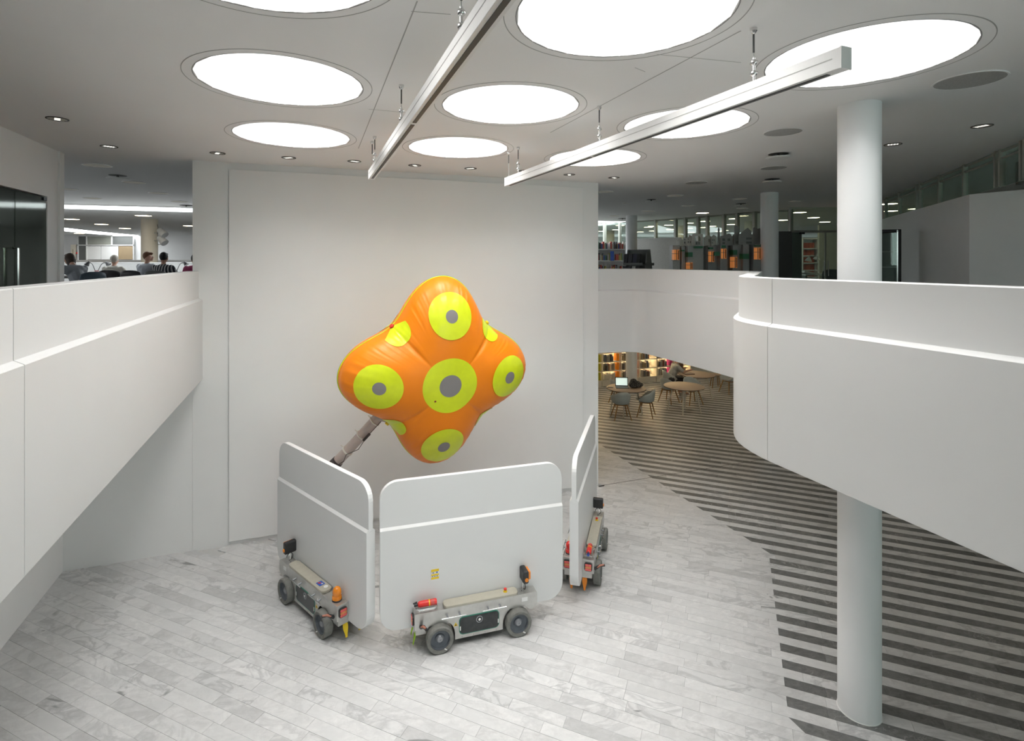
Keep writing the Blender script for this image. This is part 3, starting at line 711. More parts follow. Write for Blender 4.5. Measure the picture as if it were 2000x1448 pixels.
def place_robot(R, rear, front, side):
    """rear/front: ground points under the visible wheels; side=+1 when these are the vehicle's left wheels"""
    h = (front-rear); h.z = 0; h.normalize(); left = Vector((-h.y, h.x, 0))
    c = (rear+front)/2-left*side*.215
    R.location = (c.x, c.y, 0); R.rotation_euler = (0, 0, math.atan2(h.y, h.x))
    return R
rgroup = 'robot vehicles carrying white screens'
rb1 = place_robot(make_robot('robot vehicle in the middle, carrying a white screen seen from its front', M['lime'], M['amber'], rgroup), G(860, 1272), G(1010, 1239.5), -1)
rb2 = place_robot(make_robot('robot vehicle at left with amber beacon, carrying a white screen', M['yellow'], M['amber'], rgroup), G(633, 1242.5), G(560.5, 1175), 1)
rb3 = place_robot(make_robot('robot vehicle at right with red beacon, its white screen seen edge-on', M['orange_plastic'], M['redlens'], rgroup), G(1165.7, 1139), G(1178, 1071.5), -1)
# yellow warning label on the middle screen, with its bars and symbols
def warning_label(R, x, z, s_):
    base = MB().box((x, s_*.0575, z), (.088, .003, .135)).build('safety_label', M['white'], R)
    for z_, h in ((.053, .028), (.004, .018), (-.034, .024)): MB().box((x, s_*.0592, z+z_), (.088, .002, h)).build('yellow_bar', M['yellow'], base)
    MB().extrude([(-.03, .022), (-.012, .022), (-.021, .036)], (x, s_*.058, z), (1, 0, 0), (0, 0, 1), (0, s_, 0), 0, .002).build('symbol', M['black'], base)
    MB().lathe([(.009, 0), (.009, .002)], (x+.022, s_*.058, z+.028), (0, s_, 0), 14).build('symbol', M['blue'], base)
    for k in range(3): MB().box((x-.028+.026*k, s_*.0592, z-.013), (.012, .002, .007)).build('symbol', M['black'], base)
warning_label(rb1, -.48, .76, -1)
for o in [c for c in rb2.children if c.name.startswith('stop_base') and c.bound_box[0][1] > 0]:
    for q in list(o.children): bpy.data.objects.remove(q)
    bpy.data.objects.remove(o)
# blue sticker on the left robot's pad, sticker triangle beside its window
st_ = MB().box((-.225, .13, .4695), (.09, .07, .003)).build('blue_sticker', M['blue'], rb2)
MB().box((-.21, .135, .4715), (.035, .02, .002), .6).build('sticker_mark', M['red'], st_); MB().box((-.245, .12, .4715), (.02, .02, .002), .3).build('sticker_mark', M['white'], st_)
MB().lathe([(.026, .468), (.026, .4705), (.02, .471)], (-.325, .115, 0), seg=20).build('round_sticker', M['white'], rb2)
MB().extrude([(-.33, .30), (-.275, .30), (-.3, .36)], (0, BW, 0), (1, 0, 0), (0, 0, 1), (0, 1, 0), 0, .003).build('white_triangle', M['white'], rb2)
# fire extinguishers strapped on the racks
def extinguisher(R, label, cap):
    t = empty('fire_extinguisher', (0, 0, 0), label=label, cat='extinguisher', group='small red fire extinguishers')
    t.matrix_world = Matrix.Translation(R.location)@Matrix.Rotation(R.rotation_euler.z, 4, 'Z')@Matrix.Translation((-.595, -.13, .505))@Matrix.Scale(.8, 4)
    MB().lathe([(.02, -.115), (.036, -.10), (.041, -.085), (.041, .135), (.036, .15), (.01, .153)], (0, 0, 0), (1, 0, 0), 24).build('cylinder', M['red'], t, smooth=45)
    MB().lathe([(.022, -.165), (.024, -.15), (.02, -.11)], (0, 0, 0), (1, 0, 0), 16).build('valve', cap, t, smooth=45)
    MB().box((-.15, .0, .03), (.06, .016, .014), 0, Matrix.Rotation(-.3, 3, 'Y')).build('lever', M['black'], t, bevel=.002)
    MB().lathe([(.0425, -.008), (.0425, .008)], (.045, 0, 0), (1, 0, 0), 24).build('strap', M['yellow'], t)
    MB().lathe([(.0418, -.03), (.0418, .015)], (.10, 0, 0), (1, 0, 0), 24).build('label_band', cmat((.6, .1, .09)), t)
    MB().box((.0, -.0, -.037), (.2, .05, .012)).build('cradle', M['white'], t, bevel=.003)
extinguisher(rb1, 'small red fire extinguisher on the rear rack of the middle robot', M['black'])
extinguisher(rb2, 'small red fire extinguisher on the far side of the left robot', M['black'])
extinguisher(rb3, 'small red fire extinguisher with blue valve on the right robot', M['blue'])
# ------------------------------------------------------------------ the inflatable
BT, RT, RN = .62, 1.39, .985            # half thickness, tip radius, notch radius
def rad(th):
    return RN+(RT-RN)*((1+math.cos(4*th))/2)**1.05
def surf(rho, th, side=1, wr=True):
    r = rad(th)*rho
    q = max(0, 1-rho**2.6)**.5
    T = BT*(1.0-.0*(1+math.cos(4*th)))
    z = T*q
    dth = ((th-math.pi/4+math.pi/4) % (math.pi/2))-math.pi/4        # angle to the nearest notch direction
    if wr:
        g = max(0, min(1, (rho-.34)/.4)); g = g*g*(3-2*g)
        z -= .028*g*(1-rho**6)*math.exp(-(dth/.05)**2)
        e = rho**9*(1-rho**40)
        w = noise.noise(Vector((th*22, side*3.1, rho*1.5)))+.6*noise.noise(Vector((th*41, 5+side, rho*1.2)))
        z *= 1+.085*e*w
    return Vector((r*math.cos(th), r*math.sin(th), z*side))
def at_xy(x, y, side=1):
    th = math.atan2(y, x); return surf(min(1, math.hypot(x, y)/rad(th)), th, side)
def at_n(x, y, side, off):
    e = .01; p = at_xy(x, y, side); a = at_xy(x+e, y, side)-at_xy(x-e, y, side); b = at_xy(x, y+e, side)-at_xy(x, y-e, side)
    n_ = a.cross(b)*side
    return p+(n_.normalized() if n_.length > 1e-9 else Vector((0, 0, side)))*off
NT, NR = 512, 56
mb = MB(); vs_ = []; fs = []
for side in (1, -1):
    k0 = len(vs_); vs_.append(surf(0, 0, side))
    rr = [math.sin(math.pi/2*(i+1)/NR) for i in range(NR)]
    for rho in rr:
        for k in range(NT): vs_.append(surf(rho, 2*math.pi*k/NT, side))
    for k in range(NT): fs.append((k0, k0+1+k, k0+1+(k+1) % NT) if side > 0 else (k0, k0+1+(k+1) % NT, k0+1+k))
    for i in range(NR-1):
        for k in range(NT):
            a_, b_, c_, d_ = k0+1+i*NT+k, k0+1+i*NT+(k+1) % NT, k0+1+(i+1)*NT+(k+1) % NT, k0+1+(i+1)*NT+k
            fs.append((a_, d_, c_, b_) if side > 0 else (a_, b_, c_, d_))
mb.add(vs_, fs)
BAL = empty('inflatable_star', (0, 0, 0), label='big orange four-armed inflatable star with yellow dots, floating before the white wall', cat='inflatable')
body = mb.build('skin', M['bodyorange'], BAL, smooth=True, weld=True)
def patch(cx_, cy_, r0, r1, m, name, parent, off, side=1, nr=10, nt=56, sq=(1, 1, 0)):
    vs_ = []; fs = []
    ca, sa = math.cos(sq[2]), math.sin(sq[2])
    for i in range(nr+1):
        r = r0+(r1-r0)*i/nr
        for k in range(nt):
            a = 2*math.pi*k/nt; x, y = r*math.cos(a)*sq[0], r*math.sin(a)*sq[1]
            vs_.append(at_n(cx_+x*ca-y*sa, cy_+x*sa+y*ca, side, off))
    for i in range(nr):
        for k in range(nt):
            f = (i*nt+k, (i+1)*nt+k, (i+1)*nt+(k+1) % nt, i*nt+(k+1) % nt); fs.append(f if side > 0 else tuple(reversed(f)))
    if r0 < 1e-6: pass
    return MB().add(vs_, fs).build(name, m, parent, smooth=True)
for side in (1, -1):
    p0 = patch(0, 0, 1e-5, .385, M['bodyyellow'], 'yellow_dot', BAL, .004, side, 12)
    patch(0, 0, 1e-5, .155, M['bodygrey'], 'grey_dot', p0, .007, side, 6)
    for k in range(4):
        a = k*math.pi/2
        p1 = patch(.93*math.cos(a), .93*math.sin(a), 1e-5, .30, M['bodyyellow'], 'yellow_dot', BAL, .009, side, 14, 72, sq=(1.0, 1, a))
        patch(.93*math.cos(a), .93*math.sin(a), 1e-5, .085, M['bodygrey'], 'grey_dot', p1, .012, side, 5)
    for k in range(4):                                   # half dots across the seam in the notches
        a = math.pi/4+k*math.pi/2; nx, ny = RN*math.cos(a), RN*math.sin(a)
        vs_ = []; fs = []; nr, nt = 10, 30
        for i in range(nr+1):
            for j in range(nt+1):
                b_ = a+math.pi-1.5+3.0*j/nt; r = .185*i/nr
                x, y = nx+r*math.cos(b_), ny+r*math.sin(b_)
                th = math.atan2(y, x); q = min(math.hypot(x, y), rad(th)*.9995)
                p = surf(q/rad(th), th, side); c_ = Vector((p.x, p.y, p.z)); vs_.append(p+Vector((math.cos(a)*.006, math.sin(a)*.006, .004*side)))
        for i in range(nr):
            for j in range(nt):
                f = (i*(nt+1)+j, (i+1)*(nt+1)+j, (i+1)*(nt+1)+j+1, i*(nt+1)+j+1); fs.append(f if side > 0 else tuple(reversed(f)))
        MB().add(vs_, fs).build('notch_dot', M['bodyyellow'], BAL, smooth=True)
patch(-.2, -.2, 1e-5, .014, cmat((.35, .1, .03)), 'repair_mark', BAL, .009, 1, 3, 16)
MB().tube([surf(1, 2*math.pi*k/256)*1.003 for k in range(256)], .008, 6, closed=True).build('seam', M['bodyyellow'], BAL, smooth=True)
MB().tube([surf(1, 2*math.pi*k/256)*1.008+Vector((0, 0, -.004)) for k in range(256)], .004, 6, closed=True).build('zip', M['teal'], BAL, smooth=True)
for k in range(4):
    a = math.pi/4+k*math.pi/2; c_ = Vector((math.cos(a)*(RN-.0), math.sin(a)*(RN-.0), .05))
    MB().lathe([(.03, 0), (.03, .03), (.02, .035)], c_, (math.cos(a), math.sin(a), .25), 14).build('valve', M['red' if k == 1 else 'yellow'], BAL)
    MB().lathe([(.036, -.005), (.036, .008)], c_, (math.cos(a), math.sin(a), .25), 14).build('valve_collar', M['black'], BAL)
# pose: local z = front normal. arms at 0,90,180,270 deg
BC = D(854, 724, 7.85)
yaw, pitch, roll = math.radians(24), math.radians(-9), math.radians(-.6)
nrm = Vector((math.sin(yaw)*math.cos(pitch), -math.cos(yaw)*math.cos(pitch), math.sin(pitch)))
upv = Vector((0, 0, 1)); ex = upv.cross(nrm).normalized(); ey = nrm.cross(ex)
ex, ey = ex*math.cos(roll)+ey*math.sin(roll), ey*math.cos(roll)-ex*math.sin(roll)
Mx = Matrix((( ex.x, ey.x, nrm.x, BC.x), (ex.y, ey.y, nrm.y, BC.y), (ex.z, ey.z, nrm.z, BC.z), (0, 0, 0, 1)))
BAL.matrix_world = Mx
# air hose from the lower left notch to a blower on the floor behind the left screen
notch = Mx@(Vector((math.cos(math.radians(225))*RN*.98, math.sin(math.radians(225))*RN*.98, -.12)))
h0, h1 = D(742, 812, 8.0), D(656, 905, 8.05)
hose = empty('air_hose', (0, 0, 0), label='ribbed plastic air hose with white ties, hanging from the orange inflatable', cat='hose')
path = [notch.lerp(h0, k/3) for k in range(3)]+[h0.lerp(h1, k/24) for k in range(25)]
mbh = MB(); fine = []
for a_, b_ in zip(path, path[1:]):
    n_ = max(1, int((b_-a_).length/.012)); fine += [a_.lerp(b_, k/n_) for k in range(n_)]
fine.append(path[-1])
mbh.tube(fine, [.075+.003*(i % 2) for i in range(len(fine))], 20).build('tube', M['hose'], hose, smooth=50)
hd = (h1-h0).normalized()
for f_ in (.12, .42, .74):
    c_ = h0.lerp(h1, f_)
    MB().lathe([(.080, -.012), (.088, -.01), (.088, .01), (.080, .012)], c_, hd, 24).build('tie', M['tie'], hose, smooth=40)
    up_ = Vector((-hd.z, 0, hd.x)); up_ = up_ if up_.x < 0 else -up_
    MB().tube([c_+up_*.08, c_+up_*.13], .009, 6).build('tie_tail', M['tie'], hose)
fr = Vector((0, -.085, -.02)); sdv = Vector((.04, 0, -.04))
MB().tube([h0+fr+sdv, h0.lerp(h1, .2)+fr+sdv, h0.lerp(h1, .34)+fr+sdv, h0.lerp(h1, .55)+fr+sdv*1.6, h0.lerp(h1, .74)+fr+sdv*.2, h0.lerp(h1, .84)+fr+sdv*.9, h0.lerp(h1, .95)+fr+sdv*.4], .005, 6).build('power_cable', M['cable'], hose)
MB().tube([h0.lerp(h1, .26)+fr+sdv, h0.lerp(h1, .40)+fr+sdv], .02, 8).build('plug', M['cable'], hose)
# coupling and lower run down to the blower
MB().lathe([(.07, -.06), (.085, -.05), (.085, -.03), (.078, -.028), (.088, -.02), (.088, 0), (.078, .005), (.09, .012), (.09, .05), (.07, .06)], h1, hd, 24).build('coupling', M['cable'], hose, smooth=40)
bl = Vector((h1.x-.32, h1.y+.02, 0)); low = []
for k in range(41):
    t_ = k/40; p = h1*(1-t_)**3+(h1+hd*.5)*3*t_*(1-t_)**2+(bl+Vector((0, 0, .9)))*3*t_*t_*(1-t_)+(bl+Vector((0, 0, .34)))*t_**3; low.append(p)
MB().tube(low, [.072+.004*(i % 2) for i in range(41)], 18).build('lower_tube', M['hose'], hose, smooth=50)
bw = empty('air_blower', bl, .3, label='small grey blower on the floor behind the left screen', cat='blower')
MB().lathe([(.17, 0), (.17, .05), (.15, .07), (.15, .2), (.1, .27), (.08, .3), (.08, .335)], seg=28).build('housing', M['dgrey'], bw, smooth=40)
MB().box((0, 0, .012), (.36, .36, .024)).build('foot', M['black'], bw, bevel=.004)
# ------------------------------------------------------------------ people
def capsule(mb, a, b, ra, rb, seg=12):
    a, b = Vector(a), Vector(b); n = 6
    pts = [a.lerp(b, i/n) for i in range(n+1)]; rs = [ra+(rb-ra)*i/n for i in range(n+1)]
    d = (b-a).normalized()
    P = [a-d*ra*.98, a-d*ra*.7]+pts+[b+d*rb*.7, b+d*rb*.98]; R_ = [ra*.2, ra*.71]+rs+[rb*.71, rb*.2]
    mb.tube(P, R_, seg)
def remesh(mb, name, m, parent, vox=.014, sm=4, inflate=0):
    me = mb.mesh(name); o = bpy.data.objects.new(name, me); COL.objects.link(o)
    r = o.modifiers.new('r', 'REMESH'); r.mode = 'VOXEL'; r.voxel_size = vox
    s = o.modifiers.new('s', 'SMOOTH'); s.factor = .5; s.iterations = sm
    dg = bpy.context.evaluated_depsgraph_get(); dg.update()
    nm = bpy.data.meshes.new_from_object(o.evaluated_get(dg)); bpy.data.objects.remove(o); nm.name = name
    return mesh_obj(name, nm, m, parent, smooth=True)
def person(loc, rz, label, shirt, hair_col, trousers, lean=.12, head_turn=0, hair='short', arms=((.18, .30, .80), (.18, .34, .80)), sh=1.0, nod=0):
    """seated figure facing local +Y, feet on the floor at z=0"""
    t = empty('person', loc, rz, label=label, cat='person')
    S = lambda v: Vector(v)
    hip = S((0, 0, .53)); chest = S((0, lean*.75, .88*sh)); neck = S((0, lean*1.05, 1.06*sh)); hd = S((0, lean*1.05+.03+nod*.12, 1.195*sh-nod*.07))
    b = MB()
    capsule(b, hip+S((-.07, 0, 0)), hip+S((.07, 0, 0)), .125, .125); capsule(b, hip, chest, .13, .135); capsule(b, chest+S((-.09, 0, .04)), chest+S((.09, 0, .04)), .11, .11)
    capsule(b, chest+S((0, 0, .08)), neck, .075, .052); capsule(b, neck, hd, .05, .055)
    Rm = Matrix.Rotation(head_turn, 3, 'Z')
    b.sphere(hd, .1, 18, 14, (.80, .98, 1.2)); b.sphere(hd+Rm@S((0, .07, -.06)), .05, 12, 8, (.85, .8, .8))
    b.sphere(hd+Rm@S((0, .108, -.015)), .018, 8, 6, (.8, 1.2, 1.4))
    for sg in (-1, 1): b.sphere(hd+Rm@S((sg*.082, -.0, -.01)), .026, 8, 6, (.45, .8, 1.2))
    sl = MB()
    capsule(sl, hip+S((-.07, 0, .02)), hip+S((.07, 0, .02)), .13, .13); capsule(sl, hip, chest, .14, .148); capsule(sl, chest+S((-.1, 0, .04)), chest+S((.1, 0, .04)), .12, .12); capsule(sl, chest+S((0, 0, .08)), neck+S((0, 0, -.03)), .08, .062)
    for sg, (ax, ay, az) in zip((-1, 1), arms):
        shd = chest+S((sg*.185, 0, .09*sh)); hand = S((sg*ax, lean+ay, az)); elb = shd.lerp(hand, .48)+S((sg*.07, -.04, -.10))
        capsule(b, shd, elb, .052, .042); capsule(b, elb, hand, .04, .028)
        capsule(sl, shd, shd.lerp(elb, .85), .066, .056)
        fd = (hand-elb).normalized(); sd = fd.cross(S((0, 0, 1))).normalized()
        capsule(b, hand, hand+fd*.07, .03, .03)
        for q in range(4): capsule(b, hand+fd*.07+sd*(q-1.5)*.018, hand+fd*(.14+.012*(1.5-abs(q-1.5)))+sd*(q-1.5)*.022+S((0, 0, -.012)), .0095, .008, 6)
        capsule(b, hand+fd*.02-sd*sg*.028, hand+fd*.075-sd*sg*.055, .011, .009, 6)
    tr = MB()
    for sg in (-1, 1):
        kn = S((sg*.12, .44, .50)); an = S((sg*.12, .40, .10))
        capsule(b, hip+S((sg*.09, .02, -.02)), kn, .08, .055); capsule(b, kn, an, .054, .038); capsule(b, an+S((0, -.02, -.05)), an+S((0, .15, -.065)), .042, .035)
        capsule(tr, hip+S((sg*.09, .02, -.02)), kn, .094, .068); capsule(tr, kn, an+S((0, 0, .04)), .066, .055)
    capsule(tr, hip+S((-.08, 0, -.02)), hip+S((.08, 0, -.02)), .138, .138)
    remesh(b, 'body', M['skin'], t, .012, 3); remesh(sl, 'shirt', shirt, t); remesh(tr, 'trousers', trousers, t)
    h = MB(); h.sphere(hd+Rm@S((0, -.022, .03)), .1, 18, 12, (.90, 1.0, 1.12))
    h.sphere(hd+Rm@S((0, .05, .085)), .055, 10, 8, (1.25, .9, .7))
    if hair == 'long':
        capsule(h, hd+Rm@S((0, -.05, .0)), hd+Rm@S((.02, -.08, -.28)), .085, .05); capsule(h, hd+Rm@S((.07, -.02, 0)), hd+Rm@S((.09, -.0, -.24)), .045, .03)
    ho = remesh(h, 'hair', cmat(hair_col, .6), t, .012, 2)
    for sg in (-1, 1): MB().sphere(hd+Rm@S((sg*.03, .093, .012)), .009, 8, 6).build('eye', M['black'], t)
    return t
# striped shirt
def stripes():
    m, n, l, b = new_mat('striped_cloth'); tc = n.new('ShaderNodeTexCoord'); w = n.new('ShaderNodeTexWave'); w.bands_direction = 'X'; w.inputs['Scale'].default_value = 5.2; w.inputs['Distortion'].default_value = .6
    l.new(tc.outputs['Object'], w.inputs[0]); r = n.new('ShaderNodeValToRGB'); r.color_ramp.interpolation = 'CONSTANT'
    r.color_ramp.elements[0].color = (.02, .022, .035, 1); r.color_ramp.elements[1].position = .55; r.color_ramp.elements[1].color = (.55, .55, .55, 1)
    l.new(w.outputs[0], r.inputs[0]); l.new(r.outputs[0], b.inputs['Base Color']); b.inputs['Roughness'].default_value = .8; return m
M['stripes'] = stripes()
def up(px, Y): return Vector(((px-CX)*Y/F, Y, ZU))
jeans = cmat((.05, .06, .09)); darkc = cmat((.03, .03, .035))
def facing(px, extra=0): return math.atan2((px-CX)/F, 1)*-1+extra
person(up(160, 11.4), 1.15, 'person in a grey shirt bent over the table beside the left pier', cmat((.27, .29, .32)), (.05, .03, .02), jeans, lean=.34, hair='long', nod=.6)
person(up(217, 13.6), .25, 'person with short white hair in a cream jumper, seen from behind', cmat((.55, .53, .47)), (.5, .46, .4), darkc, lean=.16, sh=.955)
person(up(281, 13.3), -.1, 'young person with reddish hair in a light grey shirt, turning right', cmat((.42, .45, .5)), (.16, .07, .03), jeans, lean=.10, head_turn=-1.0, sh=1.02)
person(up(317, 12.8), .1, 'person in a black and white striped shirt, seen from behind', M['stripes'], (.012, .012, .013), darkc, lean=.05, sh=1.0)
person(up(380, 13.4), .4, 'person in a magenta top, half hidden by the white wall edge', cmat((.45, .05, .16)), (.015, .012, .012), darkc, lean=.05, sh=.97)
# ------------------------------------------------------------------ reading tables, chairs and lamps (upper left)
def office_chair(loc, rz, label, m, group='dark chairs of the readers'):
    t = empty('office_chair', loc, rz, label=label, cat='chair', group=group)
    MB().prism(rrect(-.22, .22, -.2, .2, .06), .42, .47).build('seat', m, t, bevel=.01)
    pts = []; nb = 9
    mb = MB(); k = []
    for i in range(nb+1):
        a = (i/nb-.5)*1.5
        for z in (.58, .7, .82, .90):
            wd = .25-(z-.74)**2*1.2; k.append((math.sin(a)*wd/.68, -.24+.10*(1-math.cos(a))*1.6-(z-.58)*.12, z-abs(a)**3*.12))
    f = [(i*4+j, i*4+j+1, (i+1)*4+j+1, (i+1)*4+j) for i in range(nb) for j in range(3)]
    mb.add(k, f); o = mb.build('backrest', m, t, smooth=True); sm = o.modifiers.new('s', 'SOLIDIFY'); sm.thickness = .03
    for sx in (-.18, .18):
        MB().tube([(sx, -.17, .43), (sx*1.02, -.22, .62)], .012, 8).build('back_post', M['dark'], t)
        for sy in (-.17, .17): MB().tube([(sx, sy, .43), (sx*1.15, sy*1.15, 0)], .012, 8).build('leg', M['dark'], t)
    return t
for px, Y, rz, w, m in ((168, 11.2, 1.15, 'of the bent-over reader, blue-grey', cmat((.1, .14, .18))), (222, 13.35, .25, 'of the white-haired reader', M['black']), (269, 13.05, 0, 'of the reader in light grey', M['black']), (315, 12.6, .1, 'of the striped reader', M['dgrey'])):
    office_chair(up(px, Y), rz, 'dark chair '+w, m)
tb = empty('reading_table', up(225, 14.35), .12, label='long white reading table in front of the seated readers', cat='table')
MB().box((0, 0, .75), (5.2, 1.0, .035)).build('table_top', M['white'], tb, bevel=.004); MB().box((0, 0, .70), (5.0, .85, .05)).build('apron', M['black'], tb)
for sx in (-2.4, 0, 2.4):
    for sy in (-.4, .4): MB().box((sx, sy, .34), (.06, .06, .68)).build('leg', M['dark'], tb)
def desk_lamp(loc, dx, label, m=None):
    m = m or M['black']
    t = empty('desk_lamp', loc, 0, label=label, cat='lamp', group='black arched desk lamps')
    MB().lathe([(.05, 0), (.05, .012), (.02, .02), (.012, .04)], seg=20).build('base', m, t, smooth=40)
    P = [Vector((0, 0, .03)).lerp(Vector((dx*.55, 0, .30)), k/6)+Vector((0, 0, .10*math.sin(math.pi*k/6))) for k in range(7)]
    MB().tube(P, .008, 8).build('arm', m, t, smooth=40)
    ax = Vector((dx, 0, -.5)).normalized()
    MB().lathe([(.012, -.05), (.02, -.04), (.04, .0), (.062, .07)], P[-1]+Vector((dx*.08, 0, .0)), ax, 20).build('shade', m, t, smooth=40)
def tt(px, Y, z=.7675): p = up(px, Y); p.z += z; return p
desk_lamp(tt(187, 14.4), -.33, 'black arched desk lamp bending left, between the readers'); desk_lamp(tt(190, 14.5), .42, 'black arched desk lamp bending right, between the readers'); desk_lamp(tt(344, 14.5), .38, 'black arched desk lamp at the right end of the reading table')
for n_, (px, col, r, h) in enumerate(((189, (.35, .2, .2), .05, .11), (195, (.12, .1, .1), .04, .06), (179, (.3, .3, .28), .06, .07), (166, (.1, .3, .25), .05, .05))):
    nm = ('reddish cup under the arched lamps', 'small dark cup beside the reddish cup', 'grey bowl left of the lamps', 'teal bowl near the bent-over reader')[n_]
    MB().lathe([(r*.8, 0), (r, h), (r*.9, h), (r*.72, .012)], tt(px, 14.15), seg=20).build('cup', cmat(col), smooth=40); tag(bpy.data.objects[[o.name for o in bpy.data.objects if o.name.startswith('cup')][-1]], nm, 'cup')
lp = empty('laptop', tt(296, 14.1), -.2, label='open dark laptop in front of the reader in light grey', cat='laptop')
MB().box((0, 0, .008), (.34, .24, .016)).build('keyboard', M['dgrey'], lp); MB().box((0, .13, .12), (.34, .012, .23), 0, Matrix.Rotation(-.25, 3, 'X')).build('lid', M['dark'], lp)
# low screens and the next balcony
dv = empty('desk_screen', up(240, 16.3), .05, label='low grey screen behind the reading table', cat='screen')
MB().box((0, 0, .53), (8, .05, 1.06)).build('board', cmat((.5, .5, .49)), dv); MB().box((0, 0, 1.065), (8, .07, .02)).build('cap', M['white'], dv)
struct(MB().box(((230-CX)*21/F, 21, ZU+.58), (12, .16, 1.16)), 'wall_parapet_far', M['parapet'])
# far wall glazing seen over the readers
YW = 30.9
def fw(name, x0, y0, x1, y1, m, dep=.05, parent=None, y=YW):
    a_, b_ = D(x0, y0, y), D(x1, y1, y)
    return MB().box(((a_.x+b_.x)/2, y-dep/2, (a_.z+b_.z)/2), (abs(b_.x-a_.x), dep, abs(a_.z-b_.z))).build(name, m, parent)
wn = empty('window_1', (0, 0, 0), kind='structure')
for x0, x1 in ((155, 170), (172, 219), (221, 262)): fw('pane', x0, 462, x1, 478, M['dgrey' if x0 != 172 else 'post'], .04, wn)  # middle pane painted lighter for the beige column's reflection
fw('pane', 155, 480, 170, 508, M['dgrey'], .04, wn)
for b_ in ((153, 460, 155, 509), (170, 460, 172, 509), (219, 460, 221, 479), (261.5, 460, 263, 509), (153, 478.3, 263, 480), (153, 459.5, 263, 462)): fw('frame_bar', *b_, M['white'], .09, wn)
for x0, x1 in ((172, 198), (199, 232)): fw('white_board', x0, 481, x1, 507, M['wall'], .05, wn)
fw('brown_board', 233, 481, 260, 507, M['brown'], .06, wn)
dd = empty('door_2', (0, 0, 0), kind='structure')
fw('door_leaf', 139.5, 478, 149, 515, M['cream'], .05, dd); fw('door_slot', 143.6, 487, 144.6, 503, M['brown'], .06, dd)
al = fw('alarm_box', 151, 493, 154, 496, M['red'], .1); tag(al, 'small red alarm box on the far white wall', 'alarm box')
# spotlights on the beige column
for n_, (py, w) in enumerate(((452, 'upper'), (467, 'lower'))):
    p = D(313, py+3, 19.1)
    t = empty('spotlight', p, 0, label=w+' white spotlight bracketed to the beige column', cat='spotlight', group='spotlights on the beige column')
    MB().lathe([(.05, -.17), (.1, -.14), (.115, 0), (.115, .06), (.13, .07), (.13, .17), (.11, .17)], (.06, 0, .02), (.7, -.15, -.62), 24).build('housing', M['grille'], t, smooth=40)
    mb = MB(); mb.tube([(-.28, .1, .0), (-.12, .05, .0)], .014, 6); mb.tube([(-.12, .05, .12), (.0, .05, .12), (.03, .02, .05)], .014, 6); mb.tube([(-.12, .05, -.14), (-.12, .05, .12)], .014, 6); mb.tube([(-.12, .05, -.14), (.02, .05, -.14), (.04, .0, -.02)], .014, 6); mb.build('bracket', M['post'], t)
    MB().tube([(-.12, .05, .12), (-.08, .0, .2), (-.15, .06, .3)], .008, 6).build('cable', M['dark'], t)
# ------------------------------------------------------------------ upper right: glazing, shelves, model town
gl = empty('window_2', (0, 0, 0), kind='structure')
ARC = [(1150, 21.2), (1181, 20.9), (1211, 20.6), (1281, 19.7), (1320, 19.0), (1339, 18.7), (1364, 18.2), (1382, 17.9), (1414, 17.3), (1440, 16.9), (1474, 16.4), (1544, 15.7)]
AP = [up(px, Y) for px, Y in ARC]
for a_, b_ in zip(AP, AP[1:]):
    d = b_-a_; n_ = Vector((-d.y, d.x, 0)).normalized()*.006
    MB().prism([xy(a_+n_), xy(b_+n_), xy(b_-n_), xy(a_-n_)], ZU, ZC-.01).build('glass_pane', M['glass'], gl)
for p in AP: MB().box((p.x, p.y, (ZU+ZC)/2), (.1, .1, ZC-ZU), A).build('post', M['post'], gl)
for a_, b_ in zip(AP, AP[1:]): MB().tube([a_+Vector((0, 0, ZC-ZU-.03)), b_+Vector((0, 0, ZC-ZU-.03))], .025, 4).build('head_rail', M['post'], gl)
# books
BOOKC = [(.5, .48, .42), (.35, .06, .05), (.08, .12, .28), (.55, .5, .38), (.05, .05, .06), (.6, .58, .55), (.1, .22, .15), (.4, .25, .1), (.25, .27, .3), (.55, .12, .1), (.45, .42, .1)]
book_me = {}
def book(loc, rz, w, h, dpt, col, label, group, tilt=0):
    key = (round(w, 3), round(h, 2), round(dpt, 2), tuple(col))
    if key not in book_me:
        me = MB().box((0, 0, h/2), (w, dpt, h)).mesh('book'); me.materials.append(cmat(col)); book_me[key] = me
    o = link(bpy.data.objects.new('book', book_me[key])); o.location = loc; o.rotation_euler = (0, tilt, rz)
    return tag(o, label, 'book', group)
def shelf_unit(name, org, rz, W, H, dpt, rows, m, label, uprights, led=False, back=True, plinth=.1):
    t = empty(name, org, rz, label=label, cat='bookshelf')
    if back: MB().box((W/2, dpt-.01, (H+plinth)/2), (W, .02, H-plinth)).build('back', m, t)
    for z in rows: MB().box((W/2, dpt/2, z-.0125), (W, dpt, .025)).build('shelf', m, t)
    for x in uprights: MB().box((x, dpt/2, H/2), (.03, dpt, H)).build('upright', m, t)
    MB().box((W/2, dpt/2+.02, plinth/2), (W, dpt-.04, plinth)).build('plinth', m, t)
    if led:
        for z in rows[1:]: MB().box((W/2, dpt-.05, z-.029), (W-.06, .02, .006)).build('led_strip', M['led'], t)
    return t
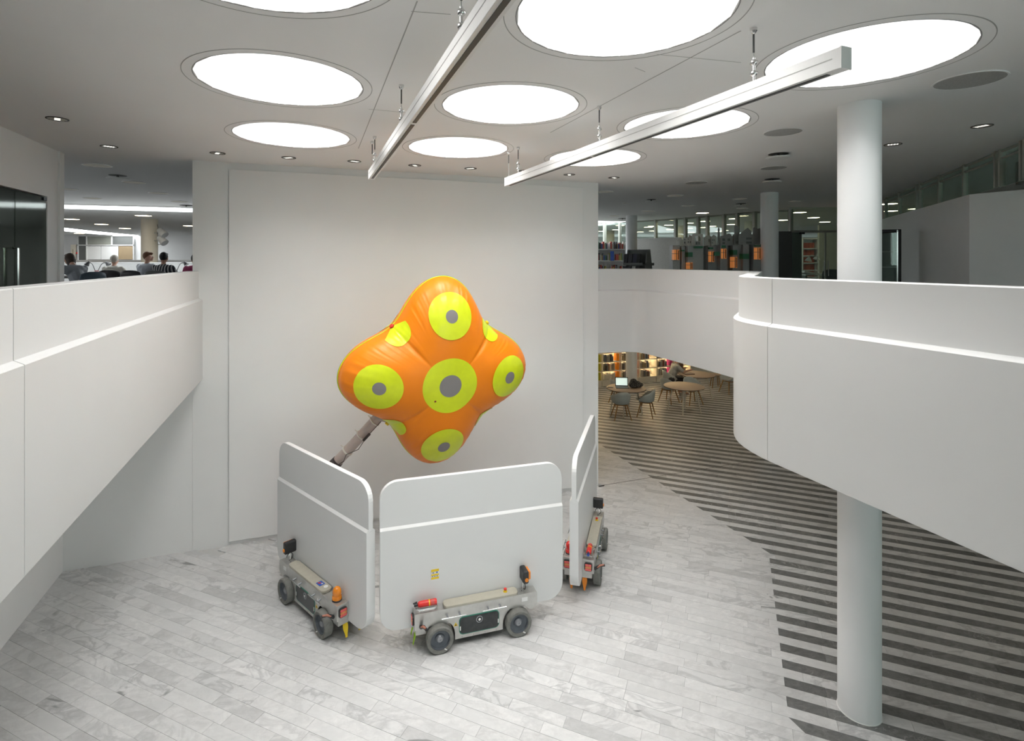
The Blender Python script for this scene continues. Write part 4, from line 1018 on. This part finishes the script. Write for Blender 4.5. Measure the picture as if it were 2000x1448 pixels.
def fill(org, rz, x0, x1, z, dpt, n, where, hmin, hmax, rr, gap=0, cols=BOOKC, grp='books', wmin=.02, wmax=.05):
    c, s_ = math.cos(rz), math.sin(rz); x = x0; k = 0
    while x < x1-.05 and k < n:
        w = rr.choice((wmin, (wmin+wmax)/2, wmax)); h = rr.choice((hmin, (hmin+hmax)/2, hmax)); col = rr.choice(cols)
        if rr.random() < gap: x += w*1.3; continue
        p = Vector(org)+Vector((c*(x+w/2)-s_*dpt, s_*(x+w/2)+c*dpt, z+.001))
        book(p, rz, w-.003, h, .15, col, '%s book %s' % (ORD[k], where), grp); x += w; k += 1
r5 = random.Random(11)
bs = up(1160, 19.2); H1 = .68+1.12-.0
shelf_unit('bookshelf', bs, 0, 1.16, 1.78, .3, [.35, .72, 1.14, 1.55], M['white'], 'white bookshelf beyond the far parapet, right of the wall corner', [.015, 1.145])
for z, w in ((.72, 'from the left on the lowest visible shelf of the far white bookshelf'), (1.14, 'from the left on the middle shelf of the far white bookshelf'), (1.55, 'from the left on the top of the far white bookshelf')):
    fill(bs, 0, .14, 1.12, z, .12, 30, w, .18, .26, r5, .12, grp='books '+w[14:], wmin=.03, wmax=.06)
sg_ = MB().box((bs.x+.64, bs.y-.03, bs.z+1.30), (.13, .01, .34)).build('shelf_sign', M['blue']); tag(sg_, 'blue vertical sign on the far white bookshelf', 'sign')
mx_ = D(1258, 500, 13.2)
rk = empty('book_rack', (mx_.x, 13.2, ZU), -.8, label='dark A-shaped book rack beyond the far parapet', cat='book rack')
for x in (-.42, .12): MB().extrude([(-.33, 0), (-.06, 1.40), (.06, 1.40), (.33, 0)], (x, 0, 0), (0, 1, 0), (0, 0, 1), (1, 0, 0), -.015, .015).build('side_panel', M['dgrey'], rk)
for z, yy in ((1.02, -.20), (.72, -.27), (.42, -.32)):
    for sg in (1, -1): MB().box((-.15, sg*(yy+.02), z), (.54, .16, .02)).build('shelf', M['dgrey'], rk); MB().box((-.15, sg*(yy-.06), z+.03), (.54, .012, .05)).build('lip', M['dgrey'], rk)
MB().box((-.15, 0, .75), (.5, .02, 1.3)).build('back_board', M['dgrey'], rk)
MB().extrude([(0, 0), (.17, .06), (.17, .02), (.05, -.1)], (.137, -.05, .86), (1, 0, 0), (0, 0, 1), (0, 1, 0), 0, .2).build('side_tray', M['dgrey'], rk)
for z, yy in ((1.03, -.20), (.73, -.27)):
    for k, (x, col) in enumerate(((-.33, (.03, .03, .035)), (-.2, (.06, .06, .07)), (-.07, (.5, .5, .48) if z < .8 else (.05, .05, .08)), (.03, (.03, .03, .03)))):
        o = book(rk.location+Matrix.Rotation(-.8, 3, 'Z')@Vector((x-.08, yy, z)), 0, .10, .27, .02, col, ('%s book leaning on the %s ledge of the dark rack' % (ORD[k], 'upper' if z > .9 else 'lower')), 'books on the dark rack'); o.rotation_euler = (-.22, 0, -.8)
pw = empty('white_partition', (0, 0, 0), label='plain pale partition between the far column and the model town', cat='partition')
a_, b_ = up(1243, 18.9), up(1330, 17.6); d = b_-a_; n_ = Vector((-d.y, d.x, 0)).normalized()*.04
MB().prism([xy(a_), xy(b_), xy(b_+n_), xy(a_+n_)], ZU, EYE+.76).build('board', cmat((.55, .55, .52)), pw)
MB().prism([xy(a_-n_*.2), xy(b_-n_*.2), xy(b_+n_*1.2), xy(a_+n_*1.2)], EYE+.76, EYE+.775).build('top_edge', M['white'], pw)
# model town: grey pillars with lit windows, green signs and cut-out buildings on top
town = empty('model_town', (0, 0, 0), label='grey model town display with cut-out buildings, green signs and glowing windows', cat='display')
YT0 = 12.9
def yt(px): return YT0-(px-1316)*.0042
def tbox(name, x0, y0, x1, y1, m, d0, d1, parent=town, Y=None):
    Yc = (Y or yt((x0+x1)/2))-d1
    a_, b_ = D(x0, y0, Yc), D(x1, y1, Yc); z1, z0 = a_.z, (b_.z if y1 < 600 else ZU)
    return MB().box(((a_.x+b_.x)/2, Yc+(d1-d0)/2, (z0+z1)/2), (b_.x-a_.x, d1-d0, z1-z0)).build(name, m, parent)
DK = cmat((.13, .13, .125)); LT = cmat((.40, .41, .40)); MID = cmat((.26, .265, .26))
for x0, x1, y0, m, dd_ in ((1314, 1328, 479, LT, .25), (1328, 1331.5, 481, DK, .2), (1331.5, 1338, 481, LT, .25), (1338, 1343.5, 481, DK, .2), (1343.5, 1374, 480, LT, .28), (1374, 1383, 481, DK, .2), (1383, 1407, 480, MID, .28),
                           (1407, 1421, 479, MID, .36), (1421, 1431, 480, DK, .2), (1431, 1448, 479, MID, .28), (1448, 1451, 479, DK, .2), (1451, 1463, 478, MID, .3), (1463, 1471, 478, DK, .2), (1471, 1490, 477, MID, .3)):
    tbox('pillar', x0, y0, x1, 700, m, 0, dd_)
for x0, y0, x1, y1 in ((1317, 488, 1327, 508), (1344.6, 513, 1353, 526), (1385.6, 491.5, 1395, 512), (1408.5, 486, 1419, 505.5), (1432, 502, 1440, 523.5), (1475.5, 484, 1486, 507)):
    wd_ = tbox('lit_window', x0, y0, x1, y1, M['windowglow'], .2, .375)
    xm = (x0+x1)/2; ym = y0+(y1-y0)*.38
    tbox('window_bar', xm-.6, y0, xm+.6, y1, DK, .2, .385, wd_); tbox('window_bar', x0, ym-.4, x1, ym+.4, DK, .2, .385, wd_)
    tbox('curtain', x1-2.2, y0+1, x1-.4, y1-1, cmat((.35, .12, .04)), .2, .38, wd_)
    tbox('sill', x0-.8, y1, x1+.8, y1+1, MID, .2, .40, wd_)
for x0, y0, x1, y1 in ((1331.8, 488.5, 1337.5, 491), (1344, 493, 1353, 502), (1359, 481, 1373, 485), (1386, 483.5, 1393, 487), (1395.6, 492, 1405.5, 500), (1410, 479.5, 1417.5, 484), (1432, 488.5, 1440, 498), (1451, 496, 1463, 506), (1476, 479, 1486, 481.5)):
    tbox('green_sign', x0, y0, x1, y1, M['green'], .2, .39)
def cutout(px_pts, Yoff, m, wins=()):
    xs = [p[0] for p in px_pts]; Yc = yt(sum(xs)/len(xs))-Yoff
    P = [D(x, y, Yc) for x, y in px_pts]
    o = MB().extrude([(p.x, p.z) for p in P], (0, Yc, 0), (1, 0, 0), (0, 0, 1), (0, 1, 0), 0, .02).build('cutout_building', m, town)
    for x0, y0, x1, y1 in wins:
        a_, b_ = D(x0, y0, Yc-.003), D(x1, y1, Yc-.003)
        MB().box(((a_.x+b_.x)/2, Yc, (a_.z+b_.z)/2), (abs(b_.x-a_.x), .012, abs(a_.z-b_.z))).build('window_opening', DK, o)
C1, C2, C3 = cmat((.62, .59, .54)), cmat((.46, .46, .42)), cmat((.28, .28, .265))
cutout([(1327, 481), (1327, 471), (1333, 471), (1333, 481)], .02, C1); cutout([(1321, 470.5), (1328, 465), (1337, 470.5)], .03, C1)
for x in (1323, 1335): cutout([(x-.5, 480), (x-.5, 470), (x+.5, 470), (x+.5, 480)], .03, C1)
cutout([(1334, 481), (1334, 466), (1338, 463), (1341, 466), (1341, 481)], .05, C1, ((1336.5, 467, 1338.5, 469.5), (1336.5, 472, 1338.5, 476)))
cutout([(1341, 481), (1341, 465), (1346, 461.5), (1351, 465), (1351, 481)], .03, C1, ((1343.5, 466, 1345, 468.5), (1343.5, 471, 1345, 475), (1347.5, 471, 1349, 475)))
cutout([(1344.5, 458), (1352, 461.5), (1352, 466), (1348, 464)], .06, C1)
cutout([(1352, 481), (1352, 458), (1356, 456.5), (1373, 457), (1373, 481), (1369, 481), (1369, 464), (1366, 461), (1360, 461), (1357.5, 464), (1357.5, 481)], .04, C1)
cutout([(1357, 480.5), (1357, 471), (1370, 471), (1370, 480.5)], .02, C2, ((1359, 473, 1362, 478), (1364, 473, 1367, 478)))
cutout([(1375, 481), (1375, 465), (1379, 461), (1386, 459), (1390, 464), (1390, 481)], .02, C2, ((1384, 467, 1385.5, 473),))
cutout([(1389, 481), (1389, 463), (1394, 458.5), (1399.5, 462), (1399.5, 481)], .04, C2, ((1391, 467, 1392.3, 471), (1394, 467, 1395.3, 471), (1391, 473, 1392.3, 476)))
cutout([(1401, 480), (1402, 459), (1402.5, 447), (1404, 443.5), (1405.5, 447), (1406, 459), (1407.5, 480)], .05, C3)
cutout([(1407.5, 480), (1407.5, 461), (1413, 460), (1414, 438), (1415.5, 458), (1420, 458), (1424, 456), (1428, 458.5), (1430, 462), (1433, 458), (1436, 462), (1436, 480)], .03, C3, ((1411, 466, 1416, 471), (1411, 473, 1416, 477), (1421, 466, 1426, 471)))
cutout([(1434, 479), (1434.5, 443), (1436.5, 440), (1439, 441), (1443.5, 442), (1443.5, 479)], .01, C3, ((1438, 471, 1439, 476), (1440.5, 471, 1441.5, 476)))
cutout([(1443, 479), (1443, 460), (1450, 453), (1460.5, 445), (1468, 452), (1468, 458), (1476, 457), (1476, 479)], .05, C3, ((1457, 464, 1468, 468), (1457, 472, 1468, 476)))
cutout([(1470.5, 458), (1471, 446), (1474, 443.5), (1477, 446), (1478.5, 444), (1479.5, 447), (1484, 446), (1490, 447), (1490, 477), (1476, 477), (1476, 458)], .02, C3)
# ------------------------------------------------------------------ glazed office right of the grey column
of = empty('wall_office_front', (0, 0, 0), kind='structure')
def obox(name, x0, y0, x1, y1, m, Y, dep=.05, parent=of, fl=False):
    a_, b_ = D(x0, y0, Y), D(x1, y1, Y); z1, z0 = a_.z, (ZU if fl else b_.z)
    return MB().box(((a_.x+b_.x)/2, Y+dep/2, (z0+z1)/2), (b_.x-a_.x, dep, z1-z0)).build(name, m, parent)
obox('dark_panel', 1515, 452, 1547, 600, cmat((.11, .11, .11)), 13.6, .06, fl=True)
obox('green_glass_edge', 1547, 453, 1566, 600, cmat((.10, .14, .12), .2), 13.62, .04, fl=True)
obox('glass_pane', 1566, 455, 1612, 600, M['glass'], 13.65, .012, fl=True); obox('glass_pane', 1613, 454, 1700, 600, M['glass'], 13.65, .012, fl=True)
obox('head_beam', 1545, 450, 1700, 454.5, M['post'], 13.6, .08); obox('hinge_block', 1564, 454, 1572, 457.5, M['black'], 13.55, .05)
obox('door_edge', 1611.5, 452, 1613.5, 600, M['post'], 13.6, .03, fl=True)
for x in (1610, 1618): MB().tube([up(x, 13.55)+Vector((0, 0, .75)), up(x, 13.5)+Vector((0, 0, .75)), up(x, 13.5)+Vector((0, 0, 1.12)), up(x, 13.55)+Vector((0, 0, 1.12))], .012, 8).build('door_pull', M['chrome'], of)
obox('clerestory_pane', 1544, 405, 1700, 450, M['glass'], 13.66, .012); obox('clerestory_post', 1543.5, 405, 1546, 452, M['post'], 13.6, .06)
obox('back_board', 1600, 440, 1760, 600, cmat((.42, .41, .36)), 19.5, .1, fl=True)
ob = up(1567.5, 17.2); WB = 31*17.2/F
shelf_unit('bookshelf', ob, 0, WB, 1.86, .3, [.26, .40+.08, .62, .84, 1.07, 1.30, 1.53, 1.84], M['white'], 'narrow white shelf of red binders inside the glazed office', [.012, WB-.012], plinth=.05)
for z, w in ((.62, 'fifth'), (.84, 'fourth'), (1.07, 'third'), (1.30, 'second'), (1.53, 'top')):
    x = .03; kk = 0
    while x < WB-.11 and kk < 9:
        o = book(ob+Vector((x+.02, .14, z+.001)), 0, .038, .17, .16, r5.choice(((.35, .07, .035), (.42, .09, .05), (.28, .05, .03))), '%s red binder from the left, %s filled shelf of the glazed office' % (ORD[kk], w), 'red binders in the glazed office'); o.name = 'binder'; o['category'] = 'binder'; x += .042; kk += 1
od = empty('office_desk', up(1610, 15.2), 0, label='white desk inside the glazed office', cat='desk')
MB().box((0, 0, .735), (1.5, .8, .03)).build('desk_top', M['white'], od)
for sx in (-.7, .7): MB().box((sx, 0, .36), (.05, .7, .72)).build('leg', M['dgrey'], od)
MB().box((-.45, .0, .78), (.5, .5, .05), 0, Matrix.Rotation(.18, 3, 'Y')).build('paper_tray', M['white'], od)
def white_lamp(px, py, Y, label):
    p = D(px, py, Y); dz = ZU+.75-p.z
    t = empty('office_lamp', p, 0, label=label, cat='lamp', group='white desk lamps in the glazed office')
    MB().lathe([(.02, .08), (.028, .03), (.05, .0), (.095, -.075), (.09, -.075)], (0, 0, 0), (.25, 0, 1), 24).build('shade', M['white'], t, smooth=40)
    MB().tube([(0, 0, .06), (.1, .05, .1), (.3, .1, .05), (.2, .1, dz+.02)], .009, 8).build('arm', M['grille'], t); MB().lathe([(.08, dz), (.08, dz+.02), (.02, dz+.03)], (.2, .1, 0), seg=20).build('base', M['white'], t)
white_lamp(1580, 505, 14.9, 'white desk lamp, left of the pair in the glazed office'); white_lamp(1596, 502, 15.2, 'white desk lamp, right of the pair in the glazed office')
office_chair(up(1622, 14.1), 2.4, 'black office chair inside the glazed office', M['black'], 'office chair')
# glass cabinet right of the white column
cb = empty('glass_cabinet', up(1727, 10.4), -.45, label='tall glass cabinet with black frame, right of the white column', cat='cabinet')
for x in (-.42, .24): MB().box((x, 0, .86), (.05, .05, 1.72)).build('frame_post', M['black'], cb)
MB().box((.205, -.01, .86), (.02, .03, 1.70)).build('chrome_edge', M['chrome'], cb)
for x in (-.42, .24): MB().box((x, .35, .86), (.05, .05, 1.72)).build('frame_post', M['black'], cb)
for z in (.03, 1.70): MB().box((-.09, .175, z), (.70, .4, .05)).build('frame_rail', M['black'], cb)
MB().box((-.09, -.01, .86), (.6, .008, 1.6)).build('glass_door', M['glass'], cb); MB().box((-.09, .37, .86), (.62, .01, 1.66)).build('back_panel', M['dgrey'], cb)
for z in (.4, .7, 1.0, 1.3): MB().box((-.09, .18, z), (.6, .32, .012)).build('glass_shelf', M['grille'], cb)
# grey partition and clerestory at far right
rw = empty('wall_right_partition', (0, 0, 0), kind='structure')
PA, PB, PC_ = Vector((9.05, 12.95, 0)), Vector((6.99, 8.12, 0)), Vector((8.55, 4.9, 0))
ZP = EYE+1.0
def wseg(a_, b_, z0, z1, th, name, m, par=rw):
    d = b_-a_; n_ = Vector((-d.y, d.x, 0)).normalized()*th
    return MB().prism([xy(a_), xy(b_), xy(b_+n_), xy(a_+n_)], z0, z1).build(name, m, par)
wseg(PA, PB, ZU, ZP, .12, 'partition_panel', M['pgrey']); wseg(PB, PC_, ZU, ZP, .12, 'partition_panel', M['pgrey'])
dq = (PB-PA).normalized(); CE = PB+dq*2.6; off = Vector((-dq.y, dq.x, 0))*.05
wseg(PA+off, CE+off, ZP, ZC-.004, .012, 'clerestory_glass', M['glass'])
def on_cl(px): k = (px-CX)/F; return PA+dq*((k*PA.y-PA.x)/(dq.x-k*dq.y))
for px in (1726, 1752, 1786, 1792, 1829, 1877, 1938, 1947, 1987, 1994):
    p = on_cl(px)+off; MB().box((p.x, p.y, (ZP+ZC)/2), (.05, .06, ZC-ZP), math.atan2(dq.y, dq.x)).build('mullion', M['post'], rw)
for z in (ZC-.03, ZC-.12): MB().tube([PA+off+Vector((0, 0, z)), CE+off+Vector((0, 0, z))], .018, 4).build('head_rail', M['post'], rw)
c0, c1 = on_cl(1950)+off*4, on_cl(1984)+off*4
cu = empty('curtain', (0, 0, 0), label='dark pleated curtain behind the far right glazing', cat='curtain')
mb = MB(); n_ = 40; k = []
for i in range(n_+1):
    p = c0.lerp(c1, i/n_)+Vector((.03*math.sin(i*1.6), .03*math.cos(i*1.6), 0)); k += [(p.x, p.y, ZP+.01), (p.x, p.y, ZC-.2)]
mb.add(k, [(2*i, 2*i+2, 2*i+3, 2*i+1) for i in range(n_)]); o = mb.build('cloth', M['dgrey'], cu, smooth=True); o.modifiers.new('s', 'SOLIDIFY').thickness = .01
struct(MB().box((15, 9, (ZU+ZC)/2), (.15, 14, ZC-ZU)), 'wall_right_room', M['grey'])
# ------------------------------------------------------------------ lower reading area
def low_light(s_, t_, label, m=None):
    p = WF(s_, t_, ZL+.02)
    t = empty('round_downlight', p, label='warm downlight in the low ceiling, '+label, cat='downlight', group='downlights under the upper floor')
    ring_mesh(MB(), (0, 0, 0), .13, .15, -.014, 0, 24).build('bezel', M['white'], t); MB().lathe([(.13, -.004), (.13, -.01)], seg=14).build('lamp', m or M['lowlamp'], t)
M['lowlamp'] = emat('low_downlight', (1, .82, .58), 34)
for i, s_ in enumerate((7.6, 9.9, 12.2, 14.5)):
    for j, t_ in enumerate((2.2, 4.6, 7.0)):
        low_light(s_, t_, '%s row from the shelves, %s from the main wall' % (ORD[2-j], ORD[i]), None)
M['aisle_fill'] = emat('aisle_fill_light', (1, .93, .82), 26)  # unseen lamps added to brighten the floor under the right balcony
for i, s_ in enumerate((9.0, 11.6, 14.2)):
    for j, t_ in enumerate((-.6, -3.2, -5.8, -8.4)): low_light(s_, t_, 'added to light the right aisle, place %s by %s' % (ORD[i], ORD[j]), M['aisle_fill'])
# wall of lit shelves
so = WF(sb_s-.55, sb_t, 0); NB = 6; BWD = .735
zs = [.22+.312*k for k in range(8)]
shelf_unit('bookshelf', so, A, NB*BWD, 2.5, .34, zs[:8], M['cream'], 'long cream wall of lit bookshelves under the balcony', [BWD*k for k in range(NB+1)], led=True, plinth=.2)
bays = [(.52, .50, .03), (.85, .30, .02), (.6, .04, .02), (.55, .50, .42), (.45, .03, .2), (.2, .2, .35)]
ca, sa = math.cos(A), math.sin(A)
BOOKL = [(.10, .09, .08), (.42, .4, .36), (.5, .46, .38), (.25, .22, .18), (.3, .09, .06), (.12, .14, .17), (.55, .52, .46), (.38, .3, .18)]
bn = {0: 'yellow', 1: 'orange', 2: 'red', 3: 'beige', 4: 'magenta', 5: 'violet'}
for b_ in range(NB):
    for zi in range(0, 4):
        z = zs[zi]; x0 = b_*BWD+.03
        if b_ in (0, 1, 2, 4):
            xx = x0+BWD-.14; p = so+Vector((ca*xx-sa*.14, sa*xx+ca*.14, z+.001))
            o = MB().box((0, 0, .13), (.085, .2, .255)).build('file_box', cmat(bays[b_])); o.location = p; o.rotation_euler = (0, 0, A)
            tag(o, '%s file box on the %s visible lit shelf' % (bn[b_], {0: 'lowest', 1: 'second', 2: 'third', 3: 'fourth'}[zi]), 'file box', 'coloured file boxes on the lit shelves')
        if zi == 0 and b_ == 1: cols, n_ = [(.72, .68, .58)], 11
        else: cols, n_ = BOOKL, 9
        fill(so, A, x0+.06, x0+BWD-.22, z, .13, n_, 'in the %s bay, %s lit shelf from below' % (ORD[b_], ORD[zi]), .17, .24, r5, .05, cols, 'books on the lit lower shelves', .028, .05)
# tables and shell chairs
def round_table(px, py, r, label, legm):
    c = G(px, py, .74); t = empty('round_table', (c.x, c.y, 0), .4, label=label, cat='table', group='round tables on the striped floor')
    MB().lathe([(r-.02, .715), (r, .73), (r, .738), (r-.004, .74)], seg=56).build('table_top', M['tabletop'], t, smooth=40)
    MB().lathe([(r+.001, .7175), (r+.001, .732)], seg=56).build('edge_band', cmat((.07, .05, .04)), t)
    for k in range(4):
        a = math.pi/4+k*math.pi/2; MB().tube([(r*.55*math.cos(a), r*.55*math.sin(a), .715), (r*.82*math.cos(a), r*.82*math.sin(a), 0)], [.02, .016], 10).build('leg', legm, t, smooth=40)
    MB().lathe([(r*.62, .70), (r*.62, .715)], seg=32).build('under_frame', legm, t)
    return t
def shell_chair(px, py, rz, label):
    c = G(px, py); t = empty('shell_chair', (c.x, c.y, 0), rz, label=label, cat='chair', group='pale shell chairs on the striped floor')
    rings = []; n = 36
    def hgt(f):
        f = abs((f+math.pi) % (2*math.pi)-math.pi)           # 0 = front, pi = back
        x = max(0, min(1, (f-.75)/1.0)); x = x*x*(3-2*x); y = max(0, min(1, (f-1.7)/1.2)); y = y*y*(3-2*y); return .015+.18*x+.12*y
    vs_ = []; prof = [(0.02, .40, 0), (.12, .405, 0), (.19, .42, 0), (.235, .45, .0), (.255, .46, .35), (.268, .46, .7), (.275, .46, 1)]
    for side, o_ in ((0, 0), (1, .012)):
        for r, z, f_ in (prof if side == 0 else reversed(prof)):
            for k in range(n):
                a = 2*math.pi*k/n; rr_ = (r-o_)*(1.0 if math.sin(a) > 0 else .93)
                vs_.append((rr_*1.04*math.cos(a), rr_*math.sin(a)*(1.0), z+(o_ if f_ < 1 else 0)+f_*hgt(a-math.pi/2)))
    m_ = 2*len(prof); fs = [(i*n+k, i*n+(k+1) % n, (i+1)*n+(k+1) % n, (i+1)*n+k) for i in range(m_-1) for k in range(n)]
    fs += [tuple(range(n)), tuple(range((m_-1)*n, m_*n))]
    me = MB().add(vs_, fs).mesh('shell'); bm = bmesh.new(); bm.from_mesh(me); bmesh.ops.recalc_face_normals(bm, faces=bm.faces); bm.to_mesh(me); bm.free()
    mesh_obj('shell', me, M['shell'], t, smooth=True)
    for sx in (-1, 1):
        for sy in (-1, 1): MB().tube([(sx*.13, sy*.12, .405), (sx*.235, sy*.215, 0)], [.019, .012], 10).build('leg', M['wood'], t, smooth=40)
    MB().box((0, 0, .395), (.3, .28, .02)).build('under_frame', M['wood'], t)
    return t
wl_ = cmat((.62, .58, .5), .5, 'paleleg')
t1_ = round_table(1223, 757.5, .55, 'round table with an open laptop, near the lit shelves', wl_)
t2_ = round_table(1336, 754, .56, 'empty round table with brown top and pale legs', wl_)
t3_ = round_table(1361, 731, .55, 'round table behind the empty one, where a person sits', wl_)
ax_ = Vector((t1_.location.x, t1_.location.y, 0))
shell_chair(1213, 818, .05, 'pale shell chair with its back to us at the laptop table')
shell_chair(1262, 813, 1.15, 'pale shell chair right of the laptop table, turned to it')
shell_chair(1306, 786, -.9, 'pale shell chair left of the empty round table')
shell_chair(1352, 789, .25+math.pi, 'pale shell chair behind the right side of the empty table')
shell_chair(1309, 769, -1.45, 'pale shell chair the reading person sits on')
shell_chair(1208, 790, -1.3, 'pale shell chair half hidden left of the laptop table')
o = shell_chair(1424, 768, 1.9, 'grey shell chair half hidden by the big curved parapet')
stl = empty('stool', G(1397, 757), .3, label='small wooden-legged stool beyond the far table', cat='stool')
MB().lathe([(.17, .43), (.19, .44), (.19, .455), (.17, .46)], seg=28).build('seat', M['tabletop'], stl, smooth=40)
for k in range(4):
    a = k*math.pi/2+.4; MB().tube([(.12*math.cos(a), .12*math.sin(a), .43), (.19*math.cos(a), .19*math.sin(a), 0)], .014, 8).build('leg', M['wood'], stl)
lt = G(1215, 757, .741); lap = empty('laptop', lt, -.1, label='open silver laptop with bright screen on the round table', cat='laptop')
MB().box((0, -.02, .008), (.36, .25, .016)).build('keyboard', M['dgrey'], lap, bevel=.003)
ld = MB().box((0, .13, .135), (.36, .012, .25), 0, Matrix.Rotation(-.2, 3, 'X')).build('lid', M['black'], lap); MB().box((0, .122, .137), (.32, .006, .205), 0, Matrix.Rotation(-.2, 3, 'X')).build('screen', M['screen'], lap)
bg = empty('backpack', G(1240, 757, .741), .4, label='slumped dark patterned bag on the laptop table', cat='bag')
bmk = MB(); bmk.sphere((0, 0, .09), .16, 20, 14, (1.25, .8, .62)); bmk.sphere((-.05, 0, .17), .12, 16, 12, (.9, .7, .7)); bmk.sphere((.16, 0, .06), .1, 16, 12, (1.2, .9, .6))
m_, n__, l_, b__ = new_mat('patterned_bag'); vo = n__.new('ShaderNodeTexVoronoi'); vo.inputs['Scale'].default_value = 28; rp_ = n__.new('ShaderNodeValToRGB')
rp_.color_ramp.elements[0].color = (.30, .28, .23, 1); rp_.color_ramp.elements[1].color = (.03, .03, .03, 1); rp_.color_ramp.elements[1].position = .5; tc_ = n__.new('ShaderNodeTexCoord'); l_.new(tc_.outputs['Object'], vo.inputs[0]); l_.new(vo.outputs['Distance'], rp_.inputs[0]); l_.new(rp_.outputs[0], b__.inputs['Base Color']); b__.inputs['Roughness'].default_value = .85
remesh(bmk, 'fabric_body', m_, bg, .014, 3); MB().tube([(-.1, -.02, .24), (-.16, -.08, .16), (-.2, -.1, .05)], .012, 6).build('strap', M['black'], bg)
MB().box((0, 0, .006), (.10, .16, .008)).build('phone', M['black']); ph = bpy.data.objects['phone']; ph.location = G(1192, 757, .741); ph.rotation_euler = (0, 0, 1.2); tag(ph, 'dark phone at the left edge of the laptop table', 'phone')
pp = G(1309, 770)
person((pp.x, pp.y, 0), -1.45, 'person with long brown hair in a grey jacket reading at the far table', cmat((.42, .42, .4)), (.13, .07, .035), darkc, lean=.24, hair='long', nod=.8, sh=.95)
nb_ = MB().box((0, 0, .012), (.30, .22, .02)).build('notebook', cmat((.16, .10, .08))); nb_.location = G(1345, 731, .741); nb_.rotation_euler = (0, 0, .3); tag(nb_, 'open dark notebook in front of the reading person', 'notebook')
